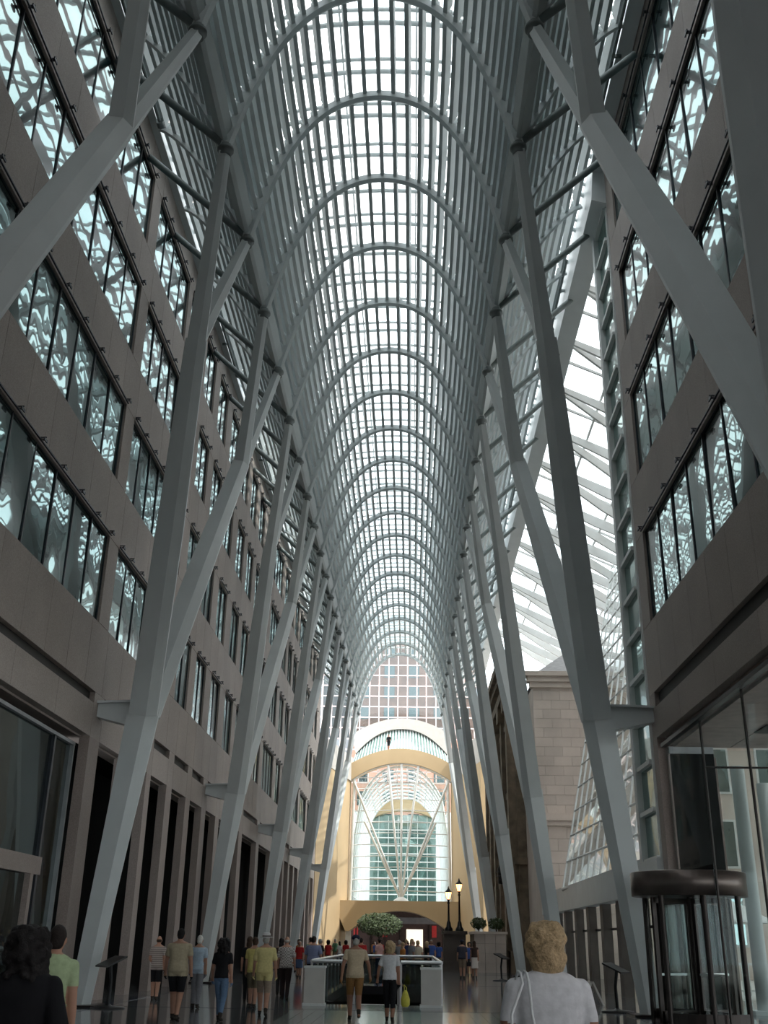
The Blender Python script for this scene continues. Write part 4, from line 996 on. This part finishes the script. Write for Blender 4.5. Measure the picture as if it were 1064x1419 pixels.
person('balding visitor in a checked shirt and dark trousers', -2.48, 32.6, 0, hair=('bald', 'grey'), H=1.70, w=1.12, shirtmat=check_mat('checked_shirt', (.50, .47, .44), (.22, .19, .18), 26), pants=(.03, .02, .02), sleeve=.42, hem=.50, cuff=.06, vox=.016, stride=.12, arms=((12, 30), (12, 20)))
person('broad visitor in a blue grey shirt beside the balustrade', -2.15, 37.8, math.radians(-20), hair=('short', 'dark'), H=1.74, w=1.30, belly=.2, shirt=(.20, .23, .36), pants=(.02, .02, .025), sleeve=.42, hem=.50, cuff=.06, vox=.018, stride=.05, arms=((18, 20), (18, 20)), fullhands=False)
person('dark-haired visitor in a brown top beyond the checked shirt', -2.95, 35.2, 0, hair=('long', 'black'), H=1.66, w=.95, shirt=(.06, .035, .03), pants=(.03, .03, .03), hem=.5, cuff=.06, vox=.02, fullhands=False)
# --- couple holding hands
person('visitor with a navy cap, tan waistcoat and brown shorts', -.05, 24.7, math.radians(8), hair=('short', 'grey'), hat=('cap', (.02, .025, .05)), H=1.72, w=1.15, belly=.1, shirt=(.50, .40, .28), pants=(.25, .13, .05), sleeve=.30, hem=.50, cuff=.30, vox=.013, stride=.26, lift=.10, arms=((18, 10), (24, 8)), swing=(-.2, .10), skin=SKIN2, loose=.02)
WHi = person('fair-haired visitor in a white tee and black cropped trousers', .72, 24.7, math.radians(-4), hair=('bob', 'blond'), H=1.60, w=1.0, shirt=(.62, .62, .64), pants=(.015, .013, .018), sleeve=.34, hem=.52, cuff=.17, vox=.013, stride=.12, arms=((22, 10), (8, 12)), swing=(.08, -.08), skin=SKIN2)
yb = empty('carrier_bag', (1.06, 24.66, 0)); tag(yb, 'yellow plastic carrier bag hanging from the hand of the fair-haired visitor', 'bag')
YB_ = pmat('bag_yellow', (.55, .50, .08), .4); q = MB(); torso(q, [(.30, .06, .03, 0, 0), (.34, .095, .06, 0, 0), (.45, .10, .06, 0, 0), (.58, .055, .04, 0, 0), (.63, .03, .02, 0, 0)], 14); q.build('pouch', YB_, yb)
for s in (-.02, .02): MB().tube([(s, 0, .61), (s*1.2, 0, .68), (-.03+s*.2, 0, .735)], .008, 6).build('handle', YB_, yb)
# --- couple walking away by the bank
person('visitor with a white cap, dark shirt and khaki shorts', 3.68, 54.9, 0, hair=('short', 'dark'), hat=('cap', (.75, .72, .72)), H=1.74, w=1.1, shirt=(.05, .05, .07), pants=(.25, .19, .14), sleeve=.36, hem=.5, cuff=.28, vox=.02, fullhands=False, stride=.1, loose=.02)
person('long-haired visitor in a brown top and white skirt', 4.30, 55.2, 0, hair=('long', 'brown'), H=1.70, w=.9, shirt=(.06, .04, .035), pants=(.66, .60, .56), sleeve=.10, hem=.56, cuff=.27, skirt=True, vox=.02, fullhands=False, stride=.12)
# --- figure standing above the arch
person('dark figure standing on top of the beige arch', -1.35, 110.2, math.radians(160), hair=('short', 'black'), H=1.72, w=1.1, shirt=(.012, .012, .014), pants=(.014, .014, .016), sleeve=.42, hem=.5, cuff=.27, vox=.022, fullhands=False, arms=((12, 70), (14, 20)), stride=.08, z=20.42, skin=SKIN2)
# --- crowd beyond the escalator: a few bodies, recoloured per visitor
crowd_rng = random.Random(21)
SHIRTC = [('red', (.45, .03, .03)), ('navy', (.03, .04, .10)), ('white', (.66, .64, .62)), ('pink', (.60, .36, .34)), ('black', (.015, .015, .016)), ('blue', (.06, .12, .38)), ('cream', (.60, .52, .40)), ('grey', (.25, .25, .26)), ('orange', (.55, .22, .06)), ('green', (.10, .22, .12))]
PANTC = [('dark', (.02, .02, .024)), ('khaki', (.28, .22, .15)), ('denim', (.08, .12, .22))]
PROTO = []
for i, kw in enumerate((dict(H=1.74, w=1.1, cuff=.06), dict(H=1.64, w=.95, cuff=.28, loose=.02), dict(H=1.68, w=1.0, cuff=.06, arms=((16, 60), (12, 20))), dict(H=1.58, w=.95, skirt=True, cuff=.27))):
    me, info = body(vox=.026, fullhands=False, hem=.5, sleeve=.36, stride=.09, **kw); hm = hair_mesh(info, ('short', 'bob', 'short', 'long')[i], .024, i); PROTO.append((me, hm))
CROWD = [(-1.1, 50.5, 'red', 'dark', 0), (-.6, 62, 'red', 'dark', 0), (.9, 58, 'navy', 'khaki', 0), (1.5, 58.6, 'navy', 'dark', 2), (2.3, 63, 'blue', 'dark', 0), (2.75, 64, 'blue', 'khaki', 1), (4.3, 60.0, 'blue', 'dark', 1)]
WHEREY = [(54, 'past the escalator'), (66, 'before the lamp plinth'), (80, 'beyond the lamp plinth'), (999, 'near the indoor tree')]
for i in range(34):
    y = crowd_rng.uniform(48, 92); x = -4.6+crowd_rng.random()*5.6 if i % 5 else crowd_rng.uniform(.5, 2.6)
    if any(abs(x-c[0]) < .55 and abs(y-c[1]) < .6 for c in CROWD): continue
    CROWD.append((x, y, crowd_rng.choice(SHIRTC)[0], crowd_rng.choice(PANTC)[0], crowd_rng.randrange(4)))
SD, PD = dict(SHIRTC), dict(PANTC); HK = ['dark', 'brown', 'black', 'grey', 'blond']
CUT = ['short hair', 'a fair bob', 'one raised forearm', 'long hair and a skirt']
for i, (x, y, sc, pc, pv) in enumerate(CROWD):
    me, hm = PROTO[pv]; wh = [t for lim, t in WHEREY if y < lim][0]; hc = HK[(i*7) % 5]
    e = empty('person', (x, y, 0), crowd_rng.choice([0, 0, math.pi, .8, -1.0, 2.6])); lab = '%s-haired visitor in a %s top and %s %s %s' % (hc if hc != 'dark' else 'dark', sc, pc, 'skirt' if pv == 3 else ('shorts' if pv == 1 else 'trousers'), wh)
    tag(e, lab, 'person', 'crowd beyond the escalator')
    b = inst('body', me, e); b.material_slots[0].link = 'OBJECT'; b.material_slots[0].material = pmat('crowd_'+sc, SD[sc]); b.material_slots[1].link = 'OBJECT'; b.material_slots[1].material = pmat('crowdp_'+pc, PD[pc])
    h = inst('hair', hm, e)
    if not hm.materials: hm.materials.append(hmat('dark'))
    h.material_slots[0].link = 'OBJECT'; h.material_slots[0].material = hmat(hc)
